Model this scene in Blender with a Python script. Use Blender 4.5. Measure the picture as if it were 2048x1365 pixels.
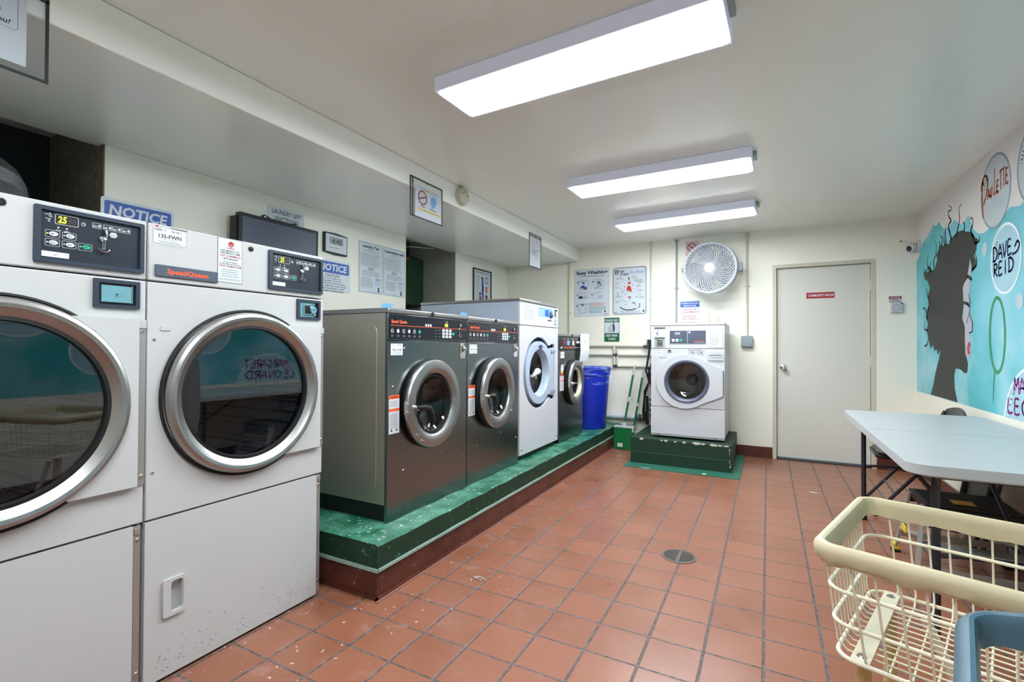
import bpy, math, random
from math import pi, sin, cos, radians
from mathutils import Vector, Matrix
from mathutils.geometry import tessellate_polygon

for o in list(bpy.data.objects): bpy.data.objects.remove(o)
SC = bpy.context.scene
COL = SC.collection
R = random.Random(7)

# ------------------------------------------------------------------ camera
EYE_H = 1.179
cam = bpy.data.cameras.new('camera'); camo = bpy.data.objects.new('camera', cam); COL.objects.link(camo)
cam.sensor_fit = 'HORIZONTAL'; cam.sensor_width = 36.0; cam.lens = 967.31 / 2048 * 36.0
cam.clip_start = 0.02; cam.clip_end = 60
yaw, pit, rol = 0.486208, 0.01108, 0.00443
f0 = Vector((-sin(yaw), cos(yaw), 0)); r0 = Vector((cos(yaw), sin(yaw), 0)); up = Vector((0, 0, 1))
fw = f0 * cos(pit) + up * sin(pit); u0 = up * cos(pit) - f0 * sin(pit)
rt = r0 * cos(rol) + u0 * sin(rol); u1 = u0 * cos(rol) - r0 * sin(rol)
m = Matrix((rt, u1, -fw)).transposed().to_4x4(); m.translation = (0, 0, EYE_H)
camo.matrix_world = m
SC.camera = camo

# ------------------------------------------------------------------ light and exposure
SC.view_settings.view_transform = 'Standard'; SC.view_settings.look = 'None'
SC.view_settings.gamma = 1.0; SC.view_settings.use_curve_mapping = False
SC.view_settings.exposure = 1.6
PANEL_STRENGTH = 15.0
w = bpy.data.worlds.new('world'); SC.world = w; w.use_nodes = True
w.node_tree.nodes['Background'].inputs[0].default_value = (0.6, 0.65, 0.7, 1)
w.node_tree.nodes['Background'].inputs[1].default_value = 0.3

# ------------------------------------------------------------------ materials
def lin(c): 
    c = c / 255.0
    return c / 12.92 if c <= 0.04045 else ((c + 0.055) / 1.055) ** 2.4
def S(r, g, b): return (lin(r), lin(g), lin(b), 1.0)

def nodes(name):
    mt = bpy.data.materials.new(name); mt.use_nodes = True
    nt = mt.node_tree; b = nt.nodes['Principled BSDF']
    return mt, nt, b
def N(nt, t, **kw):
    n = nt.nodes.new(t)
    for k, v in kw.items():
        if k.startswith('i_'):
            n.inputs[k[2:].replace('_', ' ')].default_value = v
        else: setattr(n, k, v)
    return n
def math_(nt, op, a, b=None, c=None):
    n = nt.nodes.new('ShaderNodeMath'); n.operation = op
    for i, v in enumerate((a, b, c)):
        if v is None: continue
        if isinstance(v, (int, float)): n.inputs[i].default_value = v
        else: nt.links.new(v, n.inputs[i])
    return n.outputs[0]
def mixc(nt, f, a, b):
    n = nt.nodes.new('ShaderNodeMix'); n.data_type = 'RGBA'
    for s, v in ((0, f), (6, a), (7, b)):
        if isinstance(v, (int, float, tuple)): n.inputs[s].default_value = v
        else: nt.links.new(v, n.inputs[s])
    return n.outputs[2]
def ramp(nt, src, a, b):
    n = nt.nodes.new('ShaderNodeMapRange'); nt.links.new(src, n.inputs[0])
    n.inputs[1].default_value = a; n.inputs[2].default_value = b; n.clamp = True
    return n.outputs[0]
def coords(nt, scale=(1, 1, 1), kind='Object'):
    tc = nt.nodes.new('ShaderNodeTexCoord'); mp = nt.nodes.new('ShaderNodeMapping')
    mp.inputs['Scale'].default_value = scale
    nt.links.new(tc.outputs[kind], mp.inputs[0]); return mp.outputs[0]
def noise(nt, vec, scale, detail=3, rough=0.5):
    n = nt.nodes.new('ShaderNodeTexNoise'); nt.links.new(vec, n.inputs['Vector'])
    n.inputs['Scale'].default_value = scale; n.inputs['Detail'].default_value = detail; n.inputs['Roughness'].default_value = rough
    return n.outputs['Fac']
def bump(nt, b, h, strength=0.1, dist=0.002):
    n = nt.nodes.new('ShaderNodeBump'); n.inputs['Strength'].default_value = strength; n.inputs['Distance'].default_value = dist
    nt.links.new(h, n.inputs['Height']); nt.links.new(n.outputs[0], b.inputs['Normal'])

def mat(name, rgb, rough=0.5, metal=0.0, var=0.06, scale=14.0, bmp=0.0, bscale=60.0, stretch=(1, 1, 1), spec=0.5, emit=0.0, coat=0.0):
    mt, nt, b = nodes(name)
    c = S(*rgb)
    b.inputs['Roughness'].default_value = rough; b.inputs['Metallic'].default_value = metal
    b.inputs['Specular IOR Level'].default_value = spec; b.inputs['Coat Weight'].default_value = coat
    v = coords(nt, stretch)
    if var:
        f = noise(nt, v, scale)
        d = tuple(x * (1 - var * 2) for x in c[:3]) + (1,)
        l = tuple(min(1, x * (1 + var)) for x in c[:3]) + (1,)
        nt.links.new(mixc(nt, f, d, l), b.inputs['Base Color'])
    else: b.inputs['Base Color'].default_value = c
    if bmp: bump(nt, b, noise(nt, v, bscale), bmp)
    if emit:
        b.inputs['Emission Color'].default_value = c; b.inputs['Emission Strength'].default_value = emit
    return mt

def steel(name, rgb, rough, st=(60, 1, 60), amt=0.12):
    mt, nt, b = nodes(name); v = coords(nt, st)
    c = S(*rgb); f = noise(nt, v, 6.0, 4)
    nt.links.new(mixc(nt, f, tuple(x * 0.78 for x in c[:3]) + (1,), c), b.inputs['Base Color'])
    b.inputs['Metallic'].default_value = 1.0
    r = nt.nodes.new('ShaderNodeMapRange'); nt.links.new(f, r.inputs[0]); r.inputs[3].default_value = rough - amt / 2; r.inputs[4].default_value = rough + amt / 2
    nt.links.new(r.outputs[0], b.inputs['Roughness'])
    bump(nt, b, f, 0.04, 0.001)
    return mt

def glass(name, tint, ior=1.7):
    mt = bpy.data.materials.new(name); mt.use_nodes = True; nt = mt.node_tree; nt.nodes.clear()
    out = N(nt, 'ShaderNodeOutputMaterial'); mx = N(nt, 'ShaderNodeMixShader')
    tr = N(nt, 'ShaderNodeBsdfTransparent'); tr.inputs[0].default_value = tint
    gl = N(nt, 'ShaderNodeBsdfGlossy'); gl.inputs['Roughness'].default_value = 0.015; gl.inputs[0].default_value = (0.95, 0.97, 1, 1)
    lw = N(nt, 'ShaderNodeLayerWeight'); lw.inputs[0].default_value = 0.5; F0 = ((ior - 1) / (ior + 1)) ** 2
    fr = math_(nt, 'ADD', math_(nt, 'MULTIPLY', math_(nt, 'POWER', lw.outputs['Facing'], 4.0), 1 - F0), F0)   # Schlick, the same from both sides
    nt.links.new(fr, mx.inputs[0]); nt.links.new(tr.outputs[0], mx.inputs[1]); nt.links.new(gl.outputs[0], mx.inputs[2])
    nt.links.new(mx.outputs[0], out.inputs[0]); return mt

TILE = 0.206
def floor_material():
    mt, nt, b = nodes('quarry_tile_floor')
    tc = N(nt, 'ShaderNodeTexCoord'); sp = N(nt, 'ShaderNodeSeparateXYZ'); nt.links.new(tc.outputs['Object'], sp.inputs[0])
    wob = noise(nt, tc.outputs['Object'], 30.0, 2)
    wx = math_(nt, 'MULTIPLY', math_(nt, 'SUBTRACT', wob, 0.5), 0.012)
    tx = math_(nt, 'ADD', math_(nt, 'MULTIPLY', sp.outputs[0], 1 / TILE), 0.0730 + 50)
    ty = math_(nt, 'ADD', math_(nt, 'MULTIPLY', sp.outputs[1], 1 / TILE), -11.7694 + 50)
    fx = math_(nt, 'ABSOLUTE', math_(nt, 'SUBTRACT', math_(nt, 'FRACT', math_(nt, 'ADD', math_(nt, 'ADD', tx, wx), 0.5)), 0.5))
    fy = math_(nt, 'ABSOLUTE', math_(nt, 'SUBTRACT', math_(nt, 'FRACT', math_(nt, 'ADD', math_(nt, 'ADD', ty, wx), 0.5)), 0.5))
    gx = math_(nt, 'SUBTRACT', 1.0, ramp(nt, fx, 0.019, 0.030))
    gy = math_(nt, 'SUBTRACT', 1.0, ramp(nt, fy, 0.016, 0.025))
    g = math_(nt, 'MAXIMUM', gx, gy)
    cb = N(nt, 'ShaderNodeCombineXYZ')
    nt.links.new(math_(nt, 'FLOOR', tx), cb.inputs[0]); nt.links.new(math_(nt, 'FLOOR', ty), cb.inputs[1])
    wn = N(nt, 'ShaderNodeTexWhiteNoise'); nt.links.new(cb.outputs[0], wn.inputs[0])
    base = mixc(nt, wn.outputs[0], S(132, 81, 58), S(148, 94, 70))
    blot = noise(nt, tc.outputs['Object'], 3.5, 5, 0.6)
    base = mixc(nt, ramp(nt, blot, 0.35, 0.75), base, S(150, 98, 78))
    fine = noise(nt, tc.outputs['Object'], 160.0, 2)
    base = mixc(nt, math_(nt, 'MULTIPLY', fine, 0.16), base, S(112, 60, 42))
    gn = noise(nt, tc.outputs['Object'], 45.0, 3)
    gcol = mixc(nt, ramp(nt, gn, 0.35, 0.7), S(62, 56, 56), S(112, 104, 104))
    col = mixc(nt, g, base, gcol)
    # lint: pale flecks, thicker along the raised plinth
    vo = N(nt, 'ShaderNodeTexVoronoi'); vo.inputs['Scale'].default_value = 26.0; vo.inputs['Randomness'].default_value = 1.0
    wv = N(nt, 'ShaderNodeTexNoise'); wv.inputs['Scale'].default_value = 55.0; nt.links.new(tc.outputs['Object'], wv.inputs[0])
    mv = N(nt, 'ShaderNodeVectorMath'); mv.operation = 'MULTIPLY_ADD'; nt.links.new(wv.outputs['Color'], mv.inputs[0]); mv.inputs[1].default_value = (0.03, 0.03, 0.03); nt.links.new(tc.outputs['Object'], mv.inputs[2])
    nt.links.new(mv.outputs[0], vo.inputs['Vector'])
    rnd = N(nt, 'ShaderNodeSeparateColor'); nt.links.new(vo.outputs['Color'], rnd.inputs[0])
    near = math_(nt, 'SUBTRACT', 1.0, ramp(nt, sp.outputs[0], -1.55, -0.55))
    size = math_(nt, 'MULTIPLY', rnd.outputs[0], math_(nt, 'ADD', math_(nt, 'MULTIPLY', near, 0.16), 0.022))
    sel = math_(nt, 'LESS_THAN', vo.outputs['Distance'], size)
    sel = math_(nt, 'MULTIPLY', sel, math_(nt, 'GREATER_THAN', rnd.outputs[1], 0.25))
    col = mixc(nt, math_(nt, 'MULTIPLY', sel, 0.75), col, S(214, 196, 186))
    smear = ramp(nt, noise(nt, tc.outputs['Object'], 9.0, 6, 0.75), 0.55, 0.72)
    col = mixc(nt, math_(nt, 'MULTIPLY', math_(nt, 'MULTIPLY', smear, math_(nt, 'ADD', near, 0.15)), 0.34), col, S(186, 160, 150))
    nt.links.new(col, b.inputs['Base Color'])
    rg = math_(nt, 'ADD', math_(nt, 'MULTIPLY', blot, 0.16), math_(nt, 'MULTIPLY', g, 0.35))
    nt.links.new(math_(nt, 'ADD', rg, 0.22), b.inputs['Roughness'])
    h = math_(nt, 'SUBTRACT', math_(nt, 'MULTIPLY', fine, 0.06), g)
    bump(nt, b, h, 0.5, 0.003)
    return mt

def worn_paint(name, rgb, wear, chip, rough, lo, hi, scale=7.0):
    mt, nt, b = nodes(name); v = coords(nt)
    f = ramp(nt, noise(nt, v, scale, 6, 0.7), lo, hi)
    c = mixc(nt, f, S(*rgb), S(*wear))
    c = mixc(nt, math_(nt, 'GREATER_THAN', noise(nt, v, scale * 5, 4, 0.6), 0.64), c, S(*chip))
    nt.links.new(c, b.inputs['Base Color']); b.inputs['Roughness'].default_value = rough
    bump(nt, b, noise(nt, v, 25, 4), 0.35, 0.004); return mt

def perforated(name, rgb, hole, scale, rough, metal):
    mt, nt, b = nodes(name); v = coords(nt)
    vo = N(nt, 'ShaderNodeTexVoronoi'); vo.inputs['Scale'].default_value = scale; vo.inputs['Randomness'].default_value = 0.0
    nt.links.new(v, vo.inputs['Vector'])
    f = ramp(nt, vo.outputs['Distance'], 0.30, 0.36)
    nt.links.new(mixc(nt, f, S(*hole), S(*rgb)), b.inputs['Base Color'])
    b.inputs['Roughness'].default_value = rough; b.inputs['Metallic'].default_value = metal
    return mt

def mural_sky():
    mt, nt, b = nodes('mural_sky_paint'); v = coords(nt)
    a = noise(nt, v, 1.1, 3, 0.5); c2 = noise(nt, v, 0.9, 2, 0.5)
    c = mixc(nt, ramp(nt, a, 0.38, 0.62), S(58, 178, 184), S(128, 200, 216))
    mp = N(nt, 'ShaderNodeMapping'); mp.inputs['Location'].default_value = (3, 7, 1); nt.links.new(v, mp.inputs[0])
    d = ramp(nt, noise(nt, mp.outputs[0], 1.6, 3, 0.5), 0.52, 0.72)
    c = mixc(nt, math_(nt, 'MULTIPLY', d, 0.7), c, S(196, 226, 236))
    nt.links.new(c, b.inputs['Base Color']); b.inputs['Roughness'].default_value = 0.45
    return mt

K = {}
def k(name, *a, **kw):
    K[name] = mat(name, *a, **kw); return K[name]
K['floor'] = floor_material()
k('wall', (243, 240, 227), rough=0.42, var=0.02, scale=2.0, bmp=0.12, bscale=90)
k('ceil', (242, 243, 236), rough=0.24, var=0.02, scale=1.5, bmp=0.10, bscale=40)
k('doorpaint', (214, 213, 205), rough=0.4, var=0.02, scale=3)
k('framepaint', (206, 201, 182), rough=0.4, var=0.03)
k('darkwall', (150, 142, 124), rough=0.85, var=0.35, scale=26, bmp=0.5, bscale=50)
k('blackwall', (44, 46, 54), rough=0.7, var=0.3, scale=6)
k('greywall', (176, 174, 160), rough=0.85, var=0.12, scale=18, bmp=0.3)
k('white', (192, 192, 193), rough=0.33, var=0.015, scale=4)
k('white2', (184, 184, 185), rough=0.35, var=0.02, scale=4)
k('appl', (198, 199, 205), rough=0.3, var=0.01)
k('lavender', (176, 190, 208), rough=0.35, var=0.03)
k('palegrey', (205, 212, 220), rough=0.4, var=0.02)
k('ringgrey', (170, 184, 204), rough=0.32, var=0.03)
K['steel'] = steel('brushed_steel', (136, 143, 147), 0.24)
K['steelside'] = steel('brushed_steel_side', (218, 214, 202), 0.42, st=(1, 60, 60))
K['steelcap'] = steel('steel_cap', (196, 196, 198), 0.30)
K['ring'] = steel('polished_ring_steel', (180, 179, 178), 0.38, st=(3, 3, 3))
K['drum'] = steel('drum_steel', (150, 150, 150), 0.22, st=(2, 2, 2))
k('chrome', (225, 225, 225), rough=0.12, metal=1.0, var=0)
k('alu', (188, 190, 188), rough=0.4, metal=0.75, var=0.05)
k('hinge', (176, 174, 170), rough=0.4, metal=0.7, var=0.04)
k('black', (18, 18, 21), rough=0.45, var=0.1)
k('rubber', (9, 9, 11), rough=0.7, var=0.1)
k('blackgloss', (14, 15, 20), rough=0.15, var=0)
k('navy', (42, 52, 70), rough=0.45, var=0.06)
k('navydark', (28, 34, 48), rough=0.4, var=0.06)
k('panel', (22, 24, 34), rough=0.25, var=0.03)
k('slate', (78, 86, 104), rough=0.4, var=0.04)
k('teal', (120, 172, 184), rough=0.35, metal=0.3, var=0.08, scale=60)
k('redtxt', (205, 50, 40), rough=0.5, var=0)
k('orange', (236, 92, 46), rough=0.5, var=0)
k('lime', (196, 214, 50), rough=0.5, var=0, emit=0.35)
k('dimseg', (70, 60, 70), rough=0.5, var=0)
k('paper', (214, 216, 222), rough=0.55, var=0.01)
k('signwhite', (210, 218, 226), rough=0.35, var=0.01)
k('ink', (34, 34, 38), rough=0.6, var=0)
k('inkgrey', (120, 124, 132), rough=0.6, var=0)
k('inkblue', (28, 36, 70), rough=0.6, var=0)
k('blue', (34, 88, 178), rough=0.4, var=0.02)
k('skyblue', (110, 165, 215), rough=0.5, var=0)
k('green', (20, 96, 60), rough=0.4, var=0.02)
k('btngreen', (40, 170, 130), rough=0.4, var=0)
k('signred', (168, 26, 40), rough=0.4, var=0)
k('maroon', (130, 30, 40), rough=0.5, var=0)
k('yellow', (232, 200, 40), rough=0.45, var=0.02)
k('pink', (224, 200, 202), rough=0.5, var=0)
k('bluebin', (18, 44, 176), rough=0.38, var=0.04)
k('pangreen', (10, 104, 50), rough=0.3, var=0.04)
k('polegreen', (30, 110, 62), rough=0.35, var=0.03)
k('pedgreen', (14, 50, 34), rough=0.55, var=0.12, bmp=0.2, bscale=20)
K['pltop'] = worn_paint('worn_lit_green_paint_top', (8, 84, 58), (78, 138, 116), (160, 178, 168), 0.36, 0.40, 0.66)  # same paint as the face; lightened for light falling on top, plus real wear
K['plface'] = worn_paint('shaded_green_paint_face', (3, 44, 26), (10, 60, 40), (60, 108, 90), 0.60, 0.45, 0.8)  # same paint as the top, darker to carry the face's shade
k('padgreen', (44, 108, 88), rough=0.45, var=0.2, scale=12, bmp=0.2)
k('dust', (150, 176, 164), rough=0.8, var=0.2, scale=60)
K['brown'] = worn_paint('brown_cove_tile', (92, 46, 36), (60, 32, 28), (128, 86, 72), 0.28, 0.45, 0.7, 5)
k('covehighlight', (148, 104, 92), rough=0.3, var=0.15, scale=20)  # paler brown, paints the pinkish highlight along the plinth foot
k('chippaint', (205, 205, 190), rough=0.8, var=0.05)
k('cartcream', (230, 222, 198), rough=0.4, var=0.05)
k('bumper', (204, 191, 158), rough=0.5, var=0.10, scale=8, bmp=0.5, bscale=14)
k('carttube', (204, 176, 122), rough=0.35, var=0.12, scale=6)
k('bluebumper', (74, 104, 122), rough=0.4, var=0.12, scale=9, bmp=0.4, bscale=22)
k('tabletop', (180, 184, 186), rough=0.38, var=0.01, bmp=0.05, bscale=250)
k('tableleg', (36, 38, 48), rough=0.35, var=0.05)
k('pipe', (208, 206, 196), rough=0.45, var=0.04)
k('pipegrey', (156, 164, 160), rough=0.45, var=0.05)
k('bigpipe', (210, 214, 222), rough=0.4, var=0.04)
k('boxgrey', (140, 152, 158), rough=0.45, var=0.04)
k('duct', (96, 98, 102), rough=0.45, metal=0.4, var=0.3, scale=30)
k('greencab', (34, 66, 40), rough=0.5, var=0.2, scale=3)
k('fanwhite', (186, 190, 198), rough=0.55, var=0.01)
k('fanblade', (112, 114, 122), rough=0.4, var=0.02)
k('housingglow', (214, 218, 236), rough=0.35, var=0, emit=0.05)  # housing is no lamp; faint emission added to lift its dark sides
k('detector', (200, 196, 178), rough=0.5, var=0.04)
k('inner', (96, 98, 102), rough=0.35, metal=0.6, var=0.1)
K['perf'] = perforated('perforated_drum_metal', (200, 198, 190), (10, 10, 12), 44, 0.4, 0.2)
K['glass'] = glass('smoked_glass', (0.50, 0.52, 0.56, 1), 1.75)
K['clear'] = glass('clear_glass', (0.78, 0.80, 0.80, 1), 1.45)
K['plastic'] = glass('clear_sleeve', (0.93, 0.94, 0.95, 1), 1.3)
k('cream', (226, 220, 188), rough=0.4, var=0.02)
k('film', (170, 195, 240), rough=0.22, var=0.1, bmp=0.6, bscale=16); nt_ = K['film'].node_tree; nt_.links.new(math_(nt_, 'MULTIPLY', ramp(nt_, noise(nt_, coords(nt_, (3, 3, 14)), 2.2, 4, 0.6), 0.50, 0.72), 0.5), nt_.nodes['Principled BSDF'].inputs['Alpha'])
K['sky'] = mural_sky()
k('cloudpaint', (226, 222, 220), rough=0.45, var=0.05, scale=3)
k('hairpaint', (27, 26, 25), rough=0.5, var=0.18, scale=9)
k('facepaint', (176, 178, 190), rough=0.5, var=0.04)
k('inkblack', (22, 20, 22), rough=0.5, var=0)
k('lippaint', (184, 40, 52), rough=0.5, var=0.03)
k('orangepaint', (226, 100, 30), rough=0.5, var=0.08, scale=30)
k('navypaint', (26, 40, 112), rough=0.5, var=0.08, scale=30)
k('magentapaint', (188, 70, 176), rough=0.5, var=0.08, scale=30)
k('greenpaint', (44, 150, 100), rough=0.5, var=0.25, scale=6)
k('bubble', (168, 212, 226), rough=0.45, var=0.12, scale=5)
k('bubble2', (196, 208, 214), rough=0.45, var=0.12, scale=5)
k('bubblerim', (236, 246, 250), rough=0.45, var=0.02)
k('bubblerim2', (132, 150, 166), rough=0.45, var=0.1)
k('drain', (100, 92, 88), rough=0.5, metal=0.3, var=0.15, scale=40)
k('seat', (26, 26, 30), rough=0.3, var=0.05)
k('lint', (190, 186, 190), rough=0.9, var=0.1)
mt, nt, b = nodes('led_panel')
b.inputs['Base Color'].default_value = (1, 1, 1, 1); b.inputs['Emission Color'].default_value = (0.90, 0.97, 1.0, 1)
b.inputs['Emission Strength'].default_value = PANEL_STRENGTH
K['led'] = mt

# ------------------------------------------------------------------ mesh helpers
_txt = {}
def text_geo(s, bold, shear):
    key = (s, bold, shear)
    if key not in _txt:
        cu = bpy.data.curves.new('t', 'FONT'); cu.body = s; cu.size = 1.0; cu.resolution_u = 2
        cu.offset = bold; cu.shear = shear; cu.align_x = 'LEFT'
        ob = bpy.data.objects.new('t', cu)
        me = bpy.data.meshes.new_from_object(ob)
        vs = [tuple(v.co) for v in me.vertices]; fs = [tuple(p.vertices) for p in me.polygons]
        bpy.data.objects.remove(ob); bpy.data.meshes.remove(me); bpy.data.curves.remove(cu)
        if not vs: vs = [(0, 0, 0)]
        _txt[key] = (vs, fs, min(v[0] for v in vs), max(v[0] for v in vs))
    return _txt[key]

def circ(cx, cy, r, n=32, a0=0, a1=2 * pi, ry=None):
    ry = r if ry is None else ry
    full = abs(a1 - a0 - 2 * pi) < 1e-6
    return [(cx + r * cos(a0 + (a1 - a0) * i / (n if full else n - 1)), cy + ry * sin(a0 + (a1 - a0) * i / (n if full else n - 1))) for i in range(n)]
def rrect(x0, y0, x1, y1, r, n=4):
    p = []
    for cx, cy, a in ((x1 - r, y0 + r, -pi / 2), (x1 - r, y1 - r, 0), (x0 + r, y1 - r, pi / 2), (x0 + r, y0 + r, pi)):
        p += circ(cx, cy, r, n + 1, a, a + pi / 2)
    return p

class MB:
    def __init__(s): s.v = []; s.f = []; s.mi = []; s.ms = []
    def m(s, mt):
        mt = K[mt] if isinstance(mt, str) else mt
        if mt not in s.ms: s.ms.append(mt)
        return s.ms.index(mt)
    def add(s, vs, fs, mt, tf=None):
        o = len(s.v); i = s.m(mt)
        if tf is not None: vs = [tf @ Vector(v) for v in vs]
        s.v += [tuple(v) for v in vs]
        s.f += [tuple(a + o for a in f) for f in fs]; s.mi += [i] * len(fs); return s
    def box(s, x0, y0, z0, x1, y1, z1, mt, tf=None):
        x0, x1 = min(x0, x1), max(x0, x1); y0, y1 = min(y0, y1), max(y0, y1); z0, z1 = min(z0, z1), max(z0, z1)
        vs = [(x, y, z) for z in (z0, z1) for y in (y0, y1) for x in (x0, x1)]
        fs = [(0, 2, 3, 1), (4, 5, 7, 6), (0, 1, 5, 4), (2, 6, 7, 3), (0, 4, 6, 2), (1, 3, 7, 5)]
        return s.add(vs, fs, mt, tf)
    def plate(s, outer, z0, z1, mt, holes=(), tf=None):
        loops = [list(outer)] + [list(h) for h in holes]
        flat = [p for l in loops for p in l]; n = len(flat)
        tr = tessellate_polygon([[Vector((x, y, 0)) for x, y in l] for l in loops])
        fs = []
        for t in tr:
            a, b_, c = (Vector(flat[i]) for i in t)
            cr = (b_.x - a.x) * (c.y - a.y) - (b_.y - a.y) * (c.x - a.x)
            t = tuple(t) if cr > 0 else tuple(reversed(t))
            fs.append(tuple(i + n for i in t)); fs.append(tuple(reversed(t)))
        o = 0
        for li, l in enumerate(loops):
            ar = sum(l[i][0] * l[(i + 1) % len(l)][1] - l[(i + 1) % len(l)][0] * l[i][1] for i in range(len(l)))
            ccw = (ar > 0) == (li == 0)
            for i in range(len(l)):
                j = (i + 1) % len(l)
                q = (o + i, o + j, o + j + n, o + i + n)
                fs.append(q if ccw else tuple(reversed(q)))
            o += len(l)
        vs = [(x, y, z0) for x, y in flat] + [(x, y, z1) for x, y in flat]
        return s.add(vs, fs, mt, tf)
    def lathe(s, prof, cx, cy, mt, n=48, tf=None, closed=False):
        vs = []; fs = []
        for r, z in prof:
            vs += [(cx + r * cos(2 * pi * i / n), cy + r * sin(2 * pi * i / n), z) for i in range(n)]
        L = len(prof)
        for a in range(L if closed else L - 1):
            b_ = (a + 1) % L
            for i in range(n):
                j = (i + 1) % n
                fs.append((a * n + i, a * n + j, b_ * n + j, b_ * n + i))
        if not closed:
            for e, rev in ((0, True), (L - 1, False)):
                if prof[e][0] > 1e-4 and (prof[e][0] < 0):
                    pass
        return s.add(vs, fs, mt, tf)
    def cyl(s, cx, cy, z0, z1, r, mt, n=20, tf=None, r1=None):
        r1 = r if r1 is None else r1
        vs = [(cx + r * cos(2 * pi * i / n), cy + r * sin(2 * pi * i / n), z0) for i in range(n)] + [(cx + r1 * cos(2 * pi * i / n), cy + r1 * sin(2 * pi * i / n), z1) for i in range(n)]
        fs = [(i, (i + 1) % n, n + (i + 1) % n, n + i) for i in range(n)] + [tuple(reversed(range(n))), tuple(range(n, 2 * n))]
        return s.add(vs, fs, mt, tf)
    def tube(s, path, r, mt, n=8, closed=False, tf=None, rs=None):
        P = [Vector(p) for p in path]; L = len(P); vs = []; fs = []
        d0 = (P[1] - P[0]).normalized()
        ref = Vector((0, 0, 1)) if abs(d0.z) < 0.9 else Vector((1, 0, 0))
        u = d0.cross(ref).normalized()
        for i in range(L):
            if closed: d = (P[(i + 1) % L] - P[i - 1])
            else: d = P[min(i + 1, L - 1)] - P[max(i - 1, 0)]
            d.normalize(); u = (u - d * u.dot(d))
            if u.length < 1e-5: u = d.orthogonal()
            u.normalize(); w_ = d.cross(u)
            rr = rs[i] if rs else r
            vs += [P[i] + (u * cos(2 * pi * q / n) + w_ * sin(2 * pi * q / n)) * rr for q in range(n)]
        for a in range(L if closed else L - 1):
            b_ = (a + 1) % L
            for q in range(n):
                j = (q + 1) % n
                fs.append((a * n + q, a * n + j, b_ * n + j, b_ * n + q))
        if not closed:
            fs.append(tuple(reversed(range(n)))); fs.append(tuple(range((L - 1) * n, L * n)))
        return s.add(vs, fs, mt, tf)
    def ribbon(s, pts, w_, z, mt, th=0.0006, rs=None):
        for a in range(len(pts) - 1):
            (x0, y0), (x1, y1) = pts[a], pts[a + 1]
            dx, dy = x1 - x0, y1 - y0; L = math.hypot(dx, dy) or 1e-6; nx, ny = -dy / L, dx / L
            wa = w_ if not rs else rs[a]; wb = w_ if not rs else rs[a + 1]
            s.add([(x0 - nx * wa / 2, y0 - ny * wa / 2, z + th), (x1 - nx * wb / 2, y1 - ny * wb / 2, z + th), (x1 + nx * wb / 2, y1 + ny * wb / 2, z + th), (x0 + nx * wa / 2, y0 + ny * wa / 2, z + th)], [(0, 1, 2, 3)], mt)
            if w_ > 0.004:
                s.add([(px, py, z + th) for px, py in circ(x1, y1, wb / 2, 8)], [tuple(range(8))], mt)
        return s
    def text(s, body, x, y, h, mt, z=0.0, align='C', w=None, bold=0.0, shear=0.0, tf=None):
        vs, fs, x0, x1 = text_geo(body, bold, shear)
        sy = h / 0.70; sx = sy if w is None else w / max(1e-4, x1 - x0)
        wid = (x1 - x0) * sx
        ox = x - x0 * sx - {'L': 0, 'C': wid / 2, 'R': wid}[align]
        return s.add([(ox + v[0] * sx, y + v[1] * sy, z) for v in vs], fs, mt, tf)
    def greek(s, x0, y0, x1, h, gap, rows, mt, z, align='L'):
        # rows of print too small to read: word-long dashes
        for r_ in range(rows):
            y = y0 - r_ * gap; x = x0; end = x1 - R.random() * (x1 - x0) * 0.25
            if align == 'C': dd = (x1 - end) / 2; x += dd; end = x1 - dd
            while x < end:
                L = min(h * (1.5 + 4 * R.random()), end - x)
                s.add([(x, y, z), (x + L, y, z), (x + L, y + h, z), (x, y + h, z)], [(0, 1, 2, 3)], mt); x += L + h * 0.8
        return s
    def build(s, name, parent=None, bev=0.0, smooth=True, seg=2, mw=None, loc=None, rot=None):
        me = bpy.data.meshes.new(name); me.from_pydata(s.v, [], s.f); me.update()
        for mt in s.ms: me.materials.append(mt)
        me.polygons.foreach_set('material_index', s.mi)
        if smooth:
            me.polygons.foreach_set('use_smooth', [True] * len(s.f))
            me.set_sharp_from_angle(angle=0.55)
        ob = bpy.data.objects.new(name, me); COL.objects.link(ob)
        if parent: ob.parent = parent
        if bev:
            md = ob.modifiers.new('bevel', 'BEVEL'); md.width = bev; md.segments = seg; md.limit_method = 'ANGLE'; md.angle_limit = 0.6; md.harden_normals = False
        if mw is not None: ob.matrix_world = mw
        if loc: ob.location = loc
        if rot: ob.rotation_euler = rot
        return ob

def tag(o, label, cat, group=None, kind=None):
    o['label'] = label; o['category'] = cat
    if group: o['group'] = group
    if kind: o['kind'] = kind
    return o
def struct(o): o['kind'] = 'structure'; return o
FACE_X = Matrix(((0, 0, 1), (1, 0, 0), (0, 1, 0)))      # local x -> +Y, y -> up, z -> +X  (left wall)
FACE_Y = Matrix(((1, 0, 0), (0, 0, -1), (0, 1, 0)))     # local x -> +X, y -> up, z -> -Y  (back wall)
FACE_NX = Matrix(((0, 0, -1), (-1, 0, 0), (0, 1, 0)))   # local x -> -Y, y -> up, z -> -X  (right wall)
def thing(name, label, cat, loc, face=None, rotz=0.0, group=None):
    o = bpy.data.objects.new(name, None); COL.objects.link(o); o.empty_display_size = 0.05
    mm = (face.to_4x4() if face else Matrix.Rotation(rotz, 4, 'Z')); mm = mm.copy(); mm.translation = loc
    o.matrix_world = mm
    return tag(o, label, cat, group)

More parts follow.
